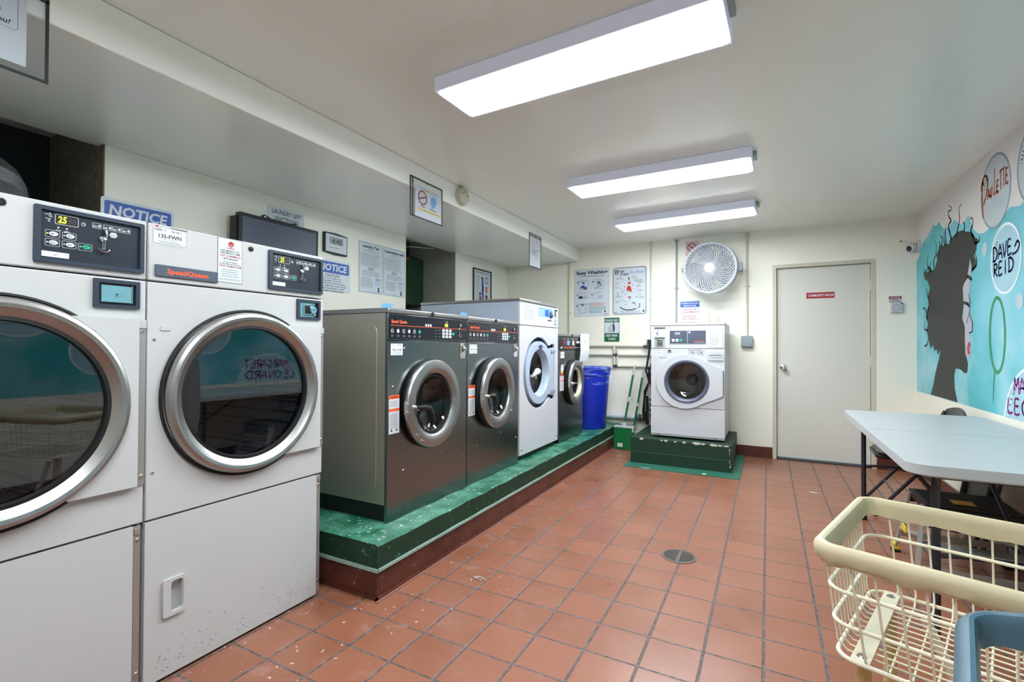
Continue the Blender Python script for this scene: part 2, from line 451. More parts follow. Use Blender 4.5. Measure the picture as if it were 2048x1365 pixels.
# ------------------------------------------------------------------ room shell
XL, XR, YB, YF, ZC, ZS, XS = -3.16, 1.2525, 5.847, -2.0, 2.43, 2.26, -2.13
REC1 = (0.1, 1.268); REC2 = (3.726, 4.583); XD = -3.83
struct(MB().box(-4.0, YF - .1, -0.1, XR + .1, YB + .1, 0, 'floor').build('floor', smooth=False))
struct(MB().box(-4.0, YF - .1, ZC, XR + .1, YB + .1, ZC + .1, 'ceil').build('ceiling', smooth=False))
struct(MB().box(XL - .07, YF, ZS, XS, YB, ZC - 0.0005, 'ceil').build('ceiling_soffit', bev=0.006))
b = MB()
for y0, y1 in ((YF, REC1[0]), (REC1[1], REC2[0]), (REC2[1], YB)): b.box(XL - .12, y0, 0, XL, y1, ZS, 'wall')
struct(b.build('wall_left', bev=0.004))
b = MB(); b.box(XD - .1, REC1[0] - .1, 0, XD, REC1[1] + .1, ZC, 'blackwall'); b.box(XD, REC1[0] - .1, 0, XL - .12, REC1[0], ZC, 'blackwall')
b.box(XD, REC1[1] - .004, 0, XL - .001, REC1[1] + .01, ZC, 'darkwall')
struct(b.build('wall_recess_near', smooth=False))
b = MB(); b.box(XD - .1, REC2[0] - .1, 0, XD, REC2[1] + .1, ZC, 'blackwall'); b.box(XD, REC2[0] - .01, 0, XL - .001, REC2[0] + .004, ZC, 'greywall')
b.box(XD, REC2[1] - .004, 0, XL - .001, REC2[1] + .01, ZC, 'greywall')
struct(b.build('wall_recess_far', smooth=False))
DX0, DX1, DZ = 0.047, 0.936, 2.056
b = MB(); b.box(-4, YB, 0, DX0, YB + .12, ZC, 'wall'); b.box(DX1, YB, 0, XR, YB + .12, ZC, 'wall'); b.box(DX0, YB, DZ, DX1, YB + .12, ZC, 'wall')
struct(b.build('wall_back', smooth=False))
struct(MB().box(XR, YF, 0, XR + .12, YB + .12, ZC, 'wall').build('wall_right', smooth=False))
struct(MB().box(-4, YF - .12, 0, XR + .12, YF, ZC, 'wall').build('wall_front', smooth=False))
# door
fr = MB(); t = 0.036; d0, d1 = YB - 0.004, YB + 0.11
fr.box(DX0, d0, 0, DX0 + t, d1, DZ, 'framepaint'); fr.box(DX1 - t, d0, 0, DX1, d1, DZ, 'framepaint'); fr.box(DX0 + t, d0, DZ - t, DX1 - t, d1, DZ, 'framepaint')
fr.box(DX0 + t - .001, YB + 0.085, 0, DX0 + t + .015, d1, DZ - t, 'framepaint'); fr.box(DX1 - t - .015, YB + .085, 0, DX1 - t, d1, DZ - t, 'framepaint')
frm = struct(fr.build('door_frame', bev=0.002))
dr = struct(MB().box(DX0 + t + .003, YB + 0.038, 0.024, DX1 - t - .003, YB + .08, DZ - t - .004, 'doorpaint').build('door_1', bev=0.002))
kb = MB(); tf = FACE_Y.to_4x4(); tf.translation = (0.147, YB + .038, 0.968)
kb.lathe([(0.0, 0.0), (0.033, 0.0), (0.033, 0.006), (0.024, 0.010), (0.012, 0.012), (0.012, 0.028), (0.024, 0.034), (0.028, 0.046), (0.024, 0.058), (0.010, 0.062), (0.008, 0.058), (0.0, 0.058)], 0, 0, 'chrome', 28, tf)
kb.build('door_knob', dr)
for z in (1.80, 1.05, 0.22):
    hb = MB(); hb.cyl(0, 0, z - .05, z + .05, 0.009, 'framepaint', 12, Matrix.Translation((DX1 - t + .002, YB + .028, 0)))
    hb.box(DX1 - t + .002, YB + .03, z - .05, DX1 - t + .004, YB + .075, z + .05, 'framepaint')
    hb.build('door_hinge', dr)
struct(MB().box(DX0, YB - .002, 0, DX1, YB + .12, 0.006, 'black').build('door_gap_shade', smooth=False))  # strip coloured black to give the gap under the door its shade
for nm, a in (('baseboard_back', [(-2.2, YB - .012, 0, -1.6, YB, .05), (-.30, YB - .014, 0, DX0 - .004, YB, .118), (DX1 + .004, YB - .014, 0, XR, YB, .118)]), ('baseboard_right', [(XR - .014, YF, 0, XR, YB - .014, .118)])):
    b = MB()
    for q in a:
        b.box(*q, 'brown')
        if nm == 'baseboard_right': b.plate([(0, 0), (.03, 0), (0, .03)], 0, YB - YF - .014, 'brown', tf=Matrix.Translation((XR - .014, YF, 0)) @ Matrix(((-1, 0, 0, 0), (0, 0, 1, 0), (0, 1, 0, 0), (0, 0, 0, 1))))
    struct(b.build(nm, bev=0.003))
# raised plinth: green paint over brown cove tile
PX, PY0, PZ, PB = -1.60, 1.70, 0.252, 0.138
b = MB()
b.box(XL, PY0, 0, PX, YB, PB, 'brown')
ny = 44
def edge_z(i): return 0.003 * sin(i * 1.7) + 0.002 * sin(i * 4.1 + 1)
prof = [(PY0, 0)] + [(PY0 + (YB - PY0) * i / ny, 0) for i in range(1, ny + 1)]
vs = []; fs = []
for i, (y, _) in enumerate(prof):
    vs += [(PX + 0.004 + edge_z(i) * .5, y, PB), (PX + .003 + edge_z(i + 3) * .8, y, PZ - .008 + edge_z(i)), (PX - .012 + edge_z(i + 5), y, PZ + edge_z(i)), (XL, y, PZ)]
for i in range(len(prof) - 1):
    for j, in ((0,), (1,), (2,)): fs.append((i * 4 + j, (i + 1) * 4 + j, (i + 1) * 4 + j + 1, i * 4 + j + 1))
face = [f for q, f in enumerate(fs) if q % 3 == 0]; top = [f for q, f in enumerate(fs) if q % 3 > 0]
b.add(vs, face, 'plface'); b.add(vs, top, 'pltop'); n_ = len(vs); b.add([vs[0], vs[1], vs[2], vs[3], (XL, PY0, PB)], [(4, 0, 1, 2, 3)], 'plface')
b.box(PX, PY0 - .004, PB - .008, PX + .011, YB, PB + .006, 'dust'); b.box(XL, PY0 - .011, PB - .008, PX + .011, PY0, PB + .006, 'dust')
b.box(XL, PY0 - .010, 0, PX + .011, PY0, .014, 'brown'); b.box(PX, PY0 - .01, 0, PX + .011, YB, .014, 'brown'); b.box(PX + .011, PY0 - .022, 0, PX + .024, YB, .005, 'covehighlight')
struct(b.build('floor_plinth'))
# pedestal of the single washer with its painted skirt on the floor
b = MB(); b.box(-1.238, 4.945, 0.002, -0.298, 5.82, 0.257, 'pedgreen')
b.box(-1.240, 4.942, .116, -0.296, 4.946, .1195, 'padgreen')
for x, ww, hh in ((-1.13, .045, .012), (-.93, .03, .008), (-.89, .035, .012), (-.80, .03, .007), (-.72, .04, .01), (-.60, .085, .016), (-.55, .05, .010), (-.455, .07, .016), (-.40, .05, .008), (-.34, .05, .008)):
    pts = [(x + ww / 2 * cos(a) * (0.8 + .4 * R.random()), 0.256 + hh * sin(a) * (0.6 + .6 * R.random()) - .004) for a in [2 * pi * i / 9 for i in range(9)]]
    b.plate(pts, 0, .001, 'chippaint', tf=Matrix.Translation((0, 4.944, 0)) @ FACE_Y.to_4x4())
for q in range(14):
    x, zz = -.305 - .012 * R.random(), .03 + .2 * R.random(); b.plate(circ(x, zz, .003 + .002 * R.random(), 6), 0, .001, 'chippaint', tf=Matrix.Translation((0, 4.944, 0)) @ FACE_Y.to_4x4())
struct(b.build('floor_pedestal', bev=0.004))
b = MB(); b.plate(rrect(-1.264, 4.752, -.222, 5.83, .035), 0.0005, 0.006, 'padgreen')
b.plate([(x + .02 * sin(3 * x), y) for x, y in circ(-.50, 4.80, .022, 9, ry=.016)], .006, .007, 'chippaint'); b.plate(circ(-1.05, 4.757, .055, 9, ry=.006), .006, .007, 'chippaint'); b.plate(circ(-.62, 4.85, .006, 7), .006, .007, 'chippaint')
struct(b.build('floor_paint_skirt'))
# floor drain
t = thing('floor_drain', 'round grey metal floor drain set in the tiles', 'drain', (-.443, 2.86, 0))
b = MB(); b.lathe([(.094, .0005), (.094, .003), (.080, .004), (.078, .001)], 0, 0, 'drain', 36); b.build('ring', t)
b = MB(); b.cyl(0, 0, .0004, .0012, .08, 'black', 30)
for i in range(9):
    y = -.064 + i * .016; wx = math.sqrt(max(0, .077 ** 2 - y * y))
    b.box(-wx, y - .0035, .0012, wx, y + .0035, .0035, 'drain')
b.box(-.008, -.077, .0012, .008, .077, .0037, 'drain'); b.build('grate', t)
# ------------------------------------------------------------------ ceiling lights
def ceiling_light(label, cx, cy, ang):
    t = thing('ceiling_light', label, 'ceiling light', (cx, cy, ZC), rotz=radians(ang), group='flat panel ceiling lights')
    L, W, H = .618, .15, .07
    b = MB(); b.plate([(-L, -W), (L, -W), (L, W), (-L, W)], -H, -.004, 'housingglow', holes=[[(-L + .024, -W + .024), (L - .024, -W + .024), (L - .024, W - .024), (-L + .024, W - .024)]])
    b.box(-L + .02, -W + .02, -.012, L - .02, W - .02, -.002, 'housingglow'); b.build('housing', t, bev=0.003)
    MB().box(-L + .0245, -W + .0245, -H - .007, L - .0245, W - .0245, -H + .010, 'led').build('diffuser', t, smooth=False)
    MB().box(L + .001, -.05, -.03, L + .022, .05, -.001, 'pipegrey').build('end_bracket', t, bev=0.002)
ceiling_light('largest and closest lit white panel ceiling light', -.742, 1.925, -2.4)
ceiling_light('lit white panel ceiling light, middle one of the row of three', -.700, 3.485, -1.4)
ceiling_light('lit white panel ceiling light closest to the back wall', -.702, 4.715, -4.2)
ceiling_light('lit white panel ceiling light overhead behind the viewer, out of the picture', -.742, 0.25, 0)

# ------------------------------------------------------------------ dryers
def screw(b, x, y, z, r=.006, mt='chrome'):
    b.lathe([(r, z), (r * .9, z + r * .4), (0, z + r * .55)], x, y, mt, 12)
    b.box(x - r * .6, y - r * .12, z + r * .5, x + r * .6, y + r * .12, z + r * .62, 'black')
def dryer(label, y0, coin, stickers):
    W = .741
    t = thing('tumble_dryer', label, 'dryer', (-1.875, y0, 0), FACE_X, group='white coin-operated tumble dryers')
    b = MB(); g = .0015
    b.box(g, .0, -1.10, .012, 1.598, -.021, 'white2'); b.box(W - .012, .0, -1.10, W - g, 1.598, -.021, 'white2')
    b.box(.012, 1.586, -1.10, W - .012, 1.598, -.021, 'white2'); b.box(.012, 0.0, -1.10, W - .012, 1.586, -1.088, 'white2')
    b.box(.012, 0.004, -.09, W - .012, .57, -.024, 'black'); b.box(.012, .575, -.6, W - .012, .583, -.024, 'white2')
    b.build('cabinet', t)
    b = MB(); b.box(g, 1.401, -.021, W - g, 1.600, 0, 'white'); b.build('top_panel', t, bev=.004)
    cx, cy = .370, .990
    b = MB(); b.plate([(g, .576), (W - g, .576), (W - g, 1.396), (g, 1.396)], -.021, -.001, 'white', holes=[circ(cx, cy, .272, 56)]); b.build('front_panel', t, bev=.003)
    # hinge strips
    b = MB(); b.box(W - .026, .705, -.001, W - .002, 1.262, .004, 'hinge'); screw(b, W - .012, 1.222, .004, .007); screw(b, W - .012, .735, .004, .007)
    b.box(W - .026, 1.235, .004, W - .002, 1.262, .008, 'white2'); b.build('hinge_plate', t, bev=.001)
    b = MB(); b.box(W - .026, .012, -.020, W - .006, .568, -.006, 'hinge'); screw(b, W - .015, .52, -.006, .007); screw(b, W - .015, .07, -.006, .007)
    b.box(W - .026, .54, -.006, W - .008, .56, -.001, 'hinge'); b.build('hinge_plate', t, bev=.001)
    # lower lint door with recessed pull
    hx, hy = .092, .285
    b = MB(); b.plate([(g, .012), (W - .030, .012), (W - .030, .570), (g, .570)], -.019, 0.0, 'white', holes=[rrect(hx - .020, hy - .055, hx + .030, hy + .058, .008)] if stickers else [])
    ld = b.build('lower_door', t)
    if stickers:
        b = MB(); b.plate(rrect(hx - .036, hy - .066, hx + .036, hy + .068, .008), 0, .009, 'white', holes=[rrect(hx - .010, hy - .052, hx + .031, hy + .056, .012)])
        b.box(hx - .011, hy - .054, -.019, hx + .032, hy + .058, -.0175, 'white'); b.box(hx + .029, hy - .053, -.018, hx + .033, hy + .056, .006, 'white')
        b.box(hx - .013, hy - .053, -.018, hx - .009, hy + .056, .004, 'white')
        b.build('pull_handle', ld, bev=.003)
        b = MB()
        for q in range(90):
            x = R.random() * .66 + .02; y = .03 + abs(R.gauss(0, .05)); s_ = .002 + .004 * R.random()
            b.plate(circ(x, y, s_, 5, ry=s_ * .35), 0, .0004, 'inkgrey' if R.random() < .8 else 'lint')
        b.build('scuff_marks', ld, smooth=False)
    # porthole door
    b = MB(); arc = circ(cx, cy, .300, 30, -radians(58), radians(58))
    b.plate([(cx + .300 * cos(radians(58)), .706)] + [(W - .028, .706), (W - .028, 1.266), (cx + .300 * cos(radians(58)), 1.266)] + list(reversed(arc)), .001, .019, 'white')
    dd = b.build('door', t, bev=.003)
    b = MB(); b.lathe([(.333, .0005), (.333, .010), (.326, .014), (.322, .004)], cx, cy, 'rubber', 72); b.build('gasket', dd)
    b = MB(); b.lathe([(.318, .001), (.321, .020), (.314, .034), (.303, .040), (.292, .038), (.284, .030), (.268, .020), (.266, .004)], cx, cy, 'ring', 96)
    b.build('door_ring', dd)
    b = MB(); b.lathe([(.268, .020), (.257, .022), (.254, .010), (.256, -.02), (.268, -.03)], cx, cy, 'rubber', 72); b.build('window_seal', dd)
    b = MB(); b.cyl(cx, cy, .004, .0085, .256, 'glass', 72); b.build('door_glass', dd)
    if coin:
        b = MB(); p = [(cx + .254 * cos(a), cy + .254 * sin(a)) for a in [radians(149 + i * 62 / 15) for i in range(16)]]
        p += [(cx - .218 + .020 * math.sqrt(max(0, 1 - (v / .16) ** 2)), cy + v) for v in [-.135 + .27 * i / 14 for i in range(15)]]
        b.plate(p, .0087, .012, 'rubber'); b.build('window_crescent', dd)  # black crescent plate over one side of the glass
    # drum
    b = MB(); b.lathe([(.272, -.022), (.30, -.06), (.318, -.10)], cx, cy, 'inner', 56)
    b.build('drum_throat', t)
    b = MB(); b.lathe([(.318, -.10), (.318, -.78)], cx, cy, 'perf', 56)
    b.cyl(cx, cy, -.80, -.78, .318, 'perf', 56)
    for a in (0.5, 2.6, 4.7):
        tf = Matrix.Translation((cx, cy, 0)) @ Matrix.Rotation(a, 4, 'Z'); b.box(.235, -.03, -.77, .318, .03, -.12, 'inner', tf)
    b.build('drum', t)
    b = MB()
    for q in range(9 if coin else 4):
        a = -1.6 + R.random() * 1.2; z = -.15 - R.random() * .3; rr = .311
        b = MB(); b.tube([(cx + rr * cos(a), cy + rr * sin(a), z), (cx + rr * cos(a + .06), cy + rr * sin(a + .06) + .008, z + .02), (cx + rr * cos(a + .1), cy + rr * sin(a + .1), z + .05)], .003, 'paper', 5); b.build('lint_scrap', t)
    pass
    # control panel
    ox, oy = .450, 1.420; pw, ph = .279, .166
    b = MB(); b.plate(rrect(ox, oy, ox + pw, oy + ph, .004), 0, .010, 'navy', holes=[rrect(ox + .015, oy + .012, ox + pw - .012, oy + ph - .012, .003)])
    b.box(ox + .014, oy + .011, .0005, ox + pw - .011, oy + ph - .011, .002, 'navydark')
    cp = b.build('control_panel', t, bev=.0015)
    b = MB(); X = ox + .020; Y = oy
    b.plate(rrect(X + .028, Y + .118, X + .084, Y + .148, .003), .002, .0026, 'white', holes=[rrect(X + .0295, Y + .1195, X + .0825, Y + .1465, .002)])
    b.box(X + .029, Y + .119, .002, X + .083, Y + .147, .0023, 'black')
    b.text('25', X + .0345, Y + .1235, .019, 'lime', .0032, 'L', w=.021, bold=.03, shear=.1); b.text('88', X + .0585, Y + .1235, .018, 'dimseg', .0032, 'L', w=.02, bold=.01, shear=.1)
    b.build('display', cp, smooth=False)
    for bx, by in ((.006, .076), (.006, .050), (.045, .076), (.045, .050), (.084, .050)):
        b = MB(); gg = bx > .08; x0 = X + bx; y0_ = Y + by
        b.plate(rrect(x0, y0_, x0 + .034, y0_ + .022, .004), .002, .0025, 'white', holes=[rrect(x0 + .001, y0_ + .001, x0 + .033, y0_ + .021, .0035)])
        b.plate(circ(x0 + .019, y0_ + .011, .0105, 16, ry=.0065), .0022, .0042, 'btngreen' if gg else 'paper')
        b.plate(circ(x0 + .005, y0_ + .011, .0022, 8), .0022, .003, 'lime' if (bx < .01 and by > .06) else 'paper')
        b.plate(circ(x0 + .029, y0_ + .011, .0018, 8), .0022, .003, 'ink' if not gg else 'btngreen'); b.greek(x0 + .012, y0_ + .011, x0 + .024, .0015, .003, 2, 'ink', .0044); b.build('button', cp)
    b = MB()
    for i, xx in enumerate((.118, .146, .171, .197)):
        b.plate(rrect(X + xx, Y + .126, X + xx + .023, Y + .142, .001), .002, .0024, 'paper', holes=[rrect(X + xx + .0008, Y + .1268, X + xx + .0222, Y + .1412, .0008)])
        b.greek(X + xx + .002, Y + .133, X + xx + .014, .0018, .0034, 2, 'paper', .0027); b.plate(circ(X + xx + .018, Y + .134, .003, 8, ry=.004), .0022, .0026, 'paper')
    for xx in (.036, .056): b.plate(circ(X + xx, Y + .108, .0024, 10), .002, .0026, 'paper'); b.greek(X + xx - .007, Y + .099, X + xx + .008, .0018, .0035, 2 if xx > .04 else 1, 'paper', .0027, 'C')
    b.ribbon([(X + .005, Y + .143), (X + .016, Y + .143), (X + .016, Y + .149), (X + .021, Y + .136), (X + .013, Y + .139)], .0014, .002, 'paper'); b.ribbon([(X + .006, Y + .130), (X + .018, Y + .130), (X + .012, Y + .123), (X + .018, Y + .121)], .0014, .002, 'paper')
    b.plate(circ(X + .096, Y + .131, .0055, 16), .002, .0026, 'paper', holes=[circ(X + .096, Y + .131, .0044, 16)]); b.ribbon([(X + .096, Y + .135), (X + .096, Y + .131), (X + .099, Y + .131)], .0012, .002, 'paper')
    b.plate([(X + .163, Y + .113), (X + .168, Y + .121), (X + .180, Y + .121), (X + .185, Y + .113), (X + .180, Y + .105), (X + .168, Y + .105)], .002, .0026, 'paper'); b.text('25¢', X + .174, Y + .109, .008, 'ink', .0028)
    b.box(X - .001, Y + .018, .002, X + .062, Y + .034, .0026, 'paper'); b.text('#.2' if coin else '#.1', X + .03, Y + .023, .005, 'ink', .0028)
    b.build('printed_legend', cp, smooth=False)
    b = MB(); b.tube([(X + .150, Y + .126, .006), (X + .153, Y + .108, .008), (X + .151, Y + .100, .006)], .0042, 'chrome', 8); b.lathe([(.010, .002), (.009, .008), (0, .011)], X + .145, Y + .094, 'chrome', 20)
    b.box(X + .1435, Y + .062, .002, X + .1515, Y + .09, .005, 'chrome'); b.box(X + .1462, Y + .066, .005, X + .149, Y + .088, .0055, 'black')
    b.tube([(X + .134, Y + .062, .006), (X + .142, Y + .054, .012), (X + .152, Y + .053, .012), (X + .162, Y + .062, .006)], .0025, 'chrome', 8); b.build('coin_slot', cp)
    # coin box opening
    cx0, cy0, cw, ch = .592, 1.298, .127, .091
    b = MB(); b.plate(rrect(cx0, cy0, cx0 + cw, cy0 + ch, .003), -.0005, .008, 'navy', holes=[rrect(cx0 + .014, cy0 + .010, cx0 + cw - .012, cy0 + ch - .012, .003)])
    b.box(cx0 + .013, cy0 + .009, -.0008, cx0 + cw - .011, cy0 + ch - .011, .0005, 'black'); cb = b.build('coin_box', t, bev=.001)
    b = MB()
    if not coin:
        b.box(cx0 + .020, cy0 + .018, .0005, cx0 + .103, cy0 + .072, .006, 'chrome'); b.box(cx0 + .022, cy0 + .020, .006, cx0 + .101, cy0 + .070, .0066, 'teal')
        b.lathe([(.007, .0066), (.006, .009), (.004, .009), (.0035, .0068)], cx0 + .062, cy0 + .043, 'chrome', 16); b.box(cx0 + .061, cy0 + .038, .0066, cx0 + .063, cy0 + .048, .0072, 'black')
        b.tube([(cx0 + .106, cy0 + .076, .004), (cx0 + .106, cy0 + .016, .004)], .0015, 'chrome', 6)
    else:
        b.box(cx0 + .012, cy0 + .012, .0005, cx0 + .096, cy0 + .078, .0022, 'teal'); b.box(cx0 + .034, cy0 + .022, .0022, cx0 + .074, cy0 + .068, .008, 'chrome')
        b.box(cx0 + .038, cy0 + .026, .008, cx0 + .068, cy0 + .064, .0086, 'black'); b.cyl(cx0 + .080, cy0 + .045, .002, .018, .016, 'teal', 22); b.box(cx0 + .074, cy0 + .044, .018, cx0 + .088, cy0 + .047, .0186, 'black')
        b.cyl(cx0 + .094, cy0 + .024, .002, .008, .006, 'chrome', 12); b.cyl(cx0 + .09, cy0 + .072, .002, .006, .005, 'chrome', 12); b.cyl(cx0 + .018, cy0 + .024, .002, .006, .004, 'chrome', 12)
    b.build('coin_mechanism', cb)
    b = MB(); b.lathe([(.011, 0), (.010, .004), (.006, .005), (.005, .003), (0, .003)], .372 if coin else .384, 1.574, 'black', 18); b.build('panel_lock', t)
    if stickers:
        b = MB(); b.box(.020, 1.418, 0, .236, 1.459, .007, 'slate'); np_ = b.build('name_plate', t, bev=.002)
        b = MB(); b.text('SpeedQueen', .128, 1.430, .017, 'orange', .0076, w=.142, bold=.035); b.build('lettering', np_, smooth=False)
        b = MB(); b.plate(rrect(.006, 1.527, .133, 1.599, .002), 0, .0008, 'paper', holes=[rrect(.0072, 1.5282, .1318, 1.5978, .001)]); b.box(.007, 1.528, 0, .132, 1.5975, .0006, 'white')
        b.plate(rrect(.014, 1.533, .120, 1.590, .003), .0008, .0012, 'inkgrey'); b.plate(rrect(.0148, 1.5338, .1192, 1.5892, .003), .0012, .0016, 'paper')
        b.text('CSC', .018, 1.578, .007, 'inkblue', .002, 'L', w=.026, bold=.03); b.plate([(.048, 1.581), (.051, 1.584), (.054, 1.581), (.051, 1.578)], .0016, .002, 'btngreen')
        b.plate(circ(.026, 1.589, .006, 10, 0, pi), .0016, .002, 'signred'); b.greek(.072, 1.579, .112, .004, .006, 1, 'inkgrey', .0019); b.text('135-FWN', .068, 1.554, .0135, 'ink', .002, w=.074, bold=.02)
        b.text('1-877-CSCSERVICE', .068, 1.547, .004, 'inkgrey', .002, w=.045); b.greek(.024, 1.541, .112, .0015, .003, 2, 'inkgrey', .0019, 'C'); b.text('Coinmach', .098, 1.591, .005, 'ink', .0019, w=.055, bold=.02)
        b.build('asset_sticker', t, smooth=False)
        b = MB(); x0, y0_, x1, y1 = .236, 1.424, .335, 1.598
        b.box(x0, y0_, 0, x1, y1, .0008, 'ink'); b.box(x0 + .0015, y0_ + .0015, .0008, x1 - .0015, y1 - .0015, .0012, 'signwhite'); mx = (x0 + x1) / 2
        b.plate(circ(mx + .003, y1 - .022, .0115, 20), .0012, .0016, 'signred')
        for q in range(3): b.ribbon([(mx - .003 + q * .005, y1 - .030), (mx + q * .005, y1 - .023)], .0015, .0016, 'signwhite')
        b.text('COINMACH', mx, y1 - .040, .005, 'signred', .0016, w=.034, bold=.02)
        for s_, yy, h_, ww, c_ in (('FOR SERVICE CALL', .052, .006, .076, 'ink'), ('PARA SERVICIO LLAME', .061, .006, .078, 'ink'), ('1-877-COINMACH', .073, .0075, .084, 'signred'), ('1-877-264-6622', .083, .006, .064, 'ink'), ('Or visit our website', .095, .0045, .056, 'ink'), ('O visite nuestro sitio de internet', .1025, .0045, .086, 'ink'), ('WWW.COINMACH.COM', .1125, .0065, .088, 'signred')):
            b.text(s_, mx, y1 - yy, h_, c_, .0018, w=ww, bold=.015)
        b.greek(x0 + .012, y1 - .124, x1 - .012, .0022, .0085, 4, 'inkgrey', .0017, 'C'); b.greek(x0 + .004, y1 - .160, x1 - .004, .0015, .004, 2, 'inkgrey', .0017, 'C'); b.build('service_sticker', t, smooth=False)
        b = MB(); b.box(.042, 1.229, -.001, .073, 1.243, .002, 'white'); screw(b, .022, 1.197, -.001, .006); screw(b, .022, .738, -.001, .006); b.build('strike_tab', t, bev=.0005)
    return t
dryer('white tumble dryer with a plain teal coin drawer plate, cut off by the picture edge', .134, False, False)
dryer('white tumble dryer with a red and white service sticker and an orange name plate', .878, True, True)

# ------------------------------------------------------------------ steel washers
def coin_unit(t, x, y, w_, h_):
    b = MB(); b.box(x, y, 0, x + w_, y + h_, .003, 'chrome'); b.box(x + w_ * .12, y + h_ * .35, .003, x + w_ * .55, y + h_ * .85, .010, 'chrome'); b.box(x + w_ * .2, y + h_ * .42, .010, x + w_ * .48, y + h_ * .78, .0105, 'black')
    b.cyl(x + w_ * .75, y + h_ * .62, .003, .018, w_ * .2, 'chrome', 18); b.cyl(x + w_ * .75, y + h_ * .62, .018, .0185, w_ * .07, 'black', 10)
    for u_, v_ in ((.12, .12), (.88, .2), (.85, .92), (.3, .2)): b.cyl(x + w_ * u_, y + h_ * v_, .003, .007, w_ * .06, 'black' if v_ > .8 else 'chrome', 10)
    b.build('coin_mechanism', t, bev=.001)
def warning(t, x0, y0, x1, y1):
    b = MB(); H = y1 - y0; b.box(x0, y0, 0, x1, y1, .0007, 'paper'); b.box(x0, y1 - H * .10, .0007, x1, y1, .001, 'orange'); b.text('WARNING', (x0 + x1) / 2, y1 - H * .075, H * .045, 'ink', .0014, w=(x1 - x0) * .7, bold=.02)
    b.box(x0, y1 - H * .42, .0007, x1, y1 - H * .35, .001, 'orange'); b.greek(x0 + .008, y1 - H * .17, x1 - .006, H * .014, H * .04, 4, 'inkgrey', .0011); b.greek(x0 + .008, y1 - H * .50, x1 - .006, H * .014, H * .036, 11, 'inkgrey', .0011)
    b.plate([(x0 + .012, y0 + .012), (x0 + .03, y0 + .012), (x0 + .02, y0 + .028)], .0007, .001, 'ink'); b.plate([(x1 - .03, y0 + .012), (x1 - .012, y0 + .012), (x1 - .02, y0 + .026)], .0007, .001, 'ink'); b.build('warning_sticker', t, smooth=False)
def porthole(t, cx, cy, Rm, hole, ang, handle, seal='rubber', depth=.42, ringmat='ring'):
    b = MB(); b.lathe([(Rm + .010, 0), (Rm + .010, .010), (Rm - .002, .022), (Rm - .03, .024), (Rm - .03, 0)], cx + .014, cy, 'rubber', 72); cx -= .012; b.build('door_gasket', t)
    piv = Matrix.Translation((cx + Rm, 0, .02)) @ Matrix.Rotation(radians(ang), 4, 'Y') @ Matrix.Translation((-cx - Rm, 0, -.02))
    b = MB(); b.lathe([(Rm - .012, .022), (Rm - .001, .026), (Rm, .040), (Rm - .006, .048), (Rm - .016, .050), (hole + .040, .053), (hole + .020, .050), (hole + .006, .040), (hole, .024), (hole - .002, -.004)], cx, cy, ringmat, 96, tf=piv); d = b.build('door', t)
    b = MB(); b.lathe([(hole - .001, .030), (hole - .012, .030), (hole - .014, .005), (hole - .001, .005)], cx, cy, seal, 64, tf=piv); b.build('window_seal', d)
    b = MB(); b.lathe([(hole - .014, .020), (hole - .03, .0), (hole - .06, -.02), (0, -.035)], cx, cy, 'clear', 56, tf=piv); b.build('door_glass', d)
    # bracket and lever at the left of the door
    b = MB(); b.box(cx - Rm - .006, cy - .035, .030, cx - Rm + .012, cy + .035, .042, 'hinge', piv)
    for yy in (-.022, .022): b.cyl(cx - Rm + .004, cy + yy, .042, .048, .005, 'chrome', 10, piv)
    for a in (3.9, 4.15, 5.6): b.cyl(cx + (Rm - .02) * cos(a), cy + (Rm - .02) * sin(a), .055, .060, .004, 'chrome', 10, piv)
    b.build('latch_bracket', d)
    b = MB()
    if handle == 'black':
        b.cyl(cx - hole - .018, cy - .005, .05, .072, .013, 'chrome', 16, piv)
        b.tube([(cx - hole - .03, cy - .002, .074), (cx - hole + .02, cy - .004, .082), (cx - hole + .055, cy - .014, .086), (cx - hole + .08, cy - .045, .084), (cx - hole + .098, cy - .09, .078), (cx - hole + .105, cy - .112, .074)], .014, 'rubber', 12, tf=piv, rs=[.010, .015, .018, .017, .015, .009])
    elif handle == 'down':
        b.tube([(cx - hole - .025, cy + .005, .074), (cx - hole + .045, cy + .005, .074)], .004, 'chrome', 8, tf=piv); b.cyl(cx - hole - .018, cy - .01, .05, .072, .013, 'chrome', 16, piv)
        b.tube([(cx - hole - .02, cy - .006, .074), (cx - hole + .018, cy - .008, .082), (cx - hole + .038, cy - .03, .084), (cx - hole + .038, cy - .08, .082), (cx - hole + .03, cy - .13, .078)], .014, 'rubber', 12, tf=piv, rs=[.010, .014, .017, .016, .011])
    else:
        b.tube([(cx - hole - .03, cy, .066), (cx - hole + .05, cy - .002, .070)], .010, 'chrome', 10, tf=piv, rs=[.012, .008]); b.cyl(cx - hole - .025, cy, .05, .072, .014, 'chrome', 16, piv)
    b.build('door_handle', d)
    b = MB(); b.lathe([(hole + .02, .001), (hole + .03, -.03), (hole + .03, -.05), (hole + .05, -.07), (hole + .09, -.09), (hole + .09, -depth)], cx, cy, 'drum', 64); b.cyl(cx, cy, -depth - .01, -depth, hole + .09, 'perf', 48)
    for a in (.4, 2.5, 4.6): b.box(hole + .02, -.02, -depth, hole + .09, .02, -.12, 'drum', Matrix.Translation((cx, cy, 0)) @ Matrix.Rotation(a, 4, 'Z'))
    b.build('drum', t)
    return d
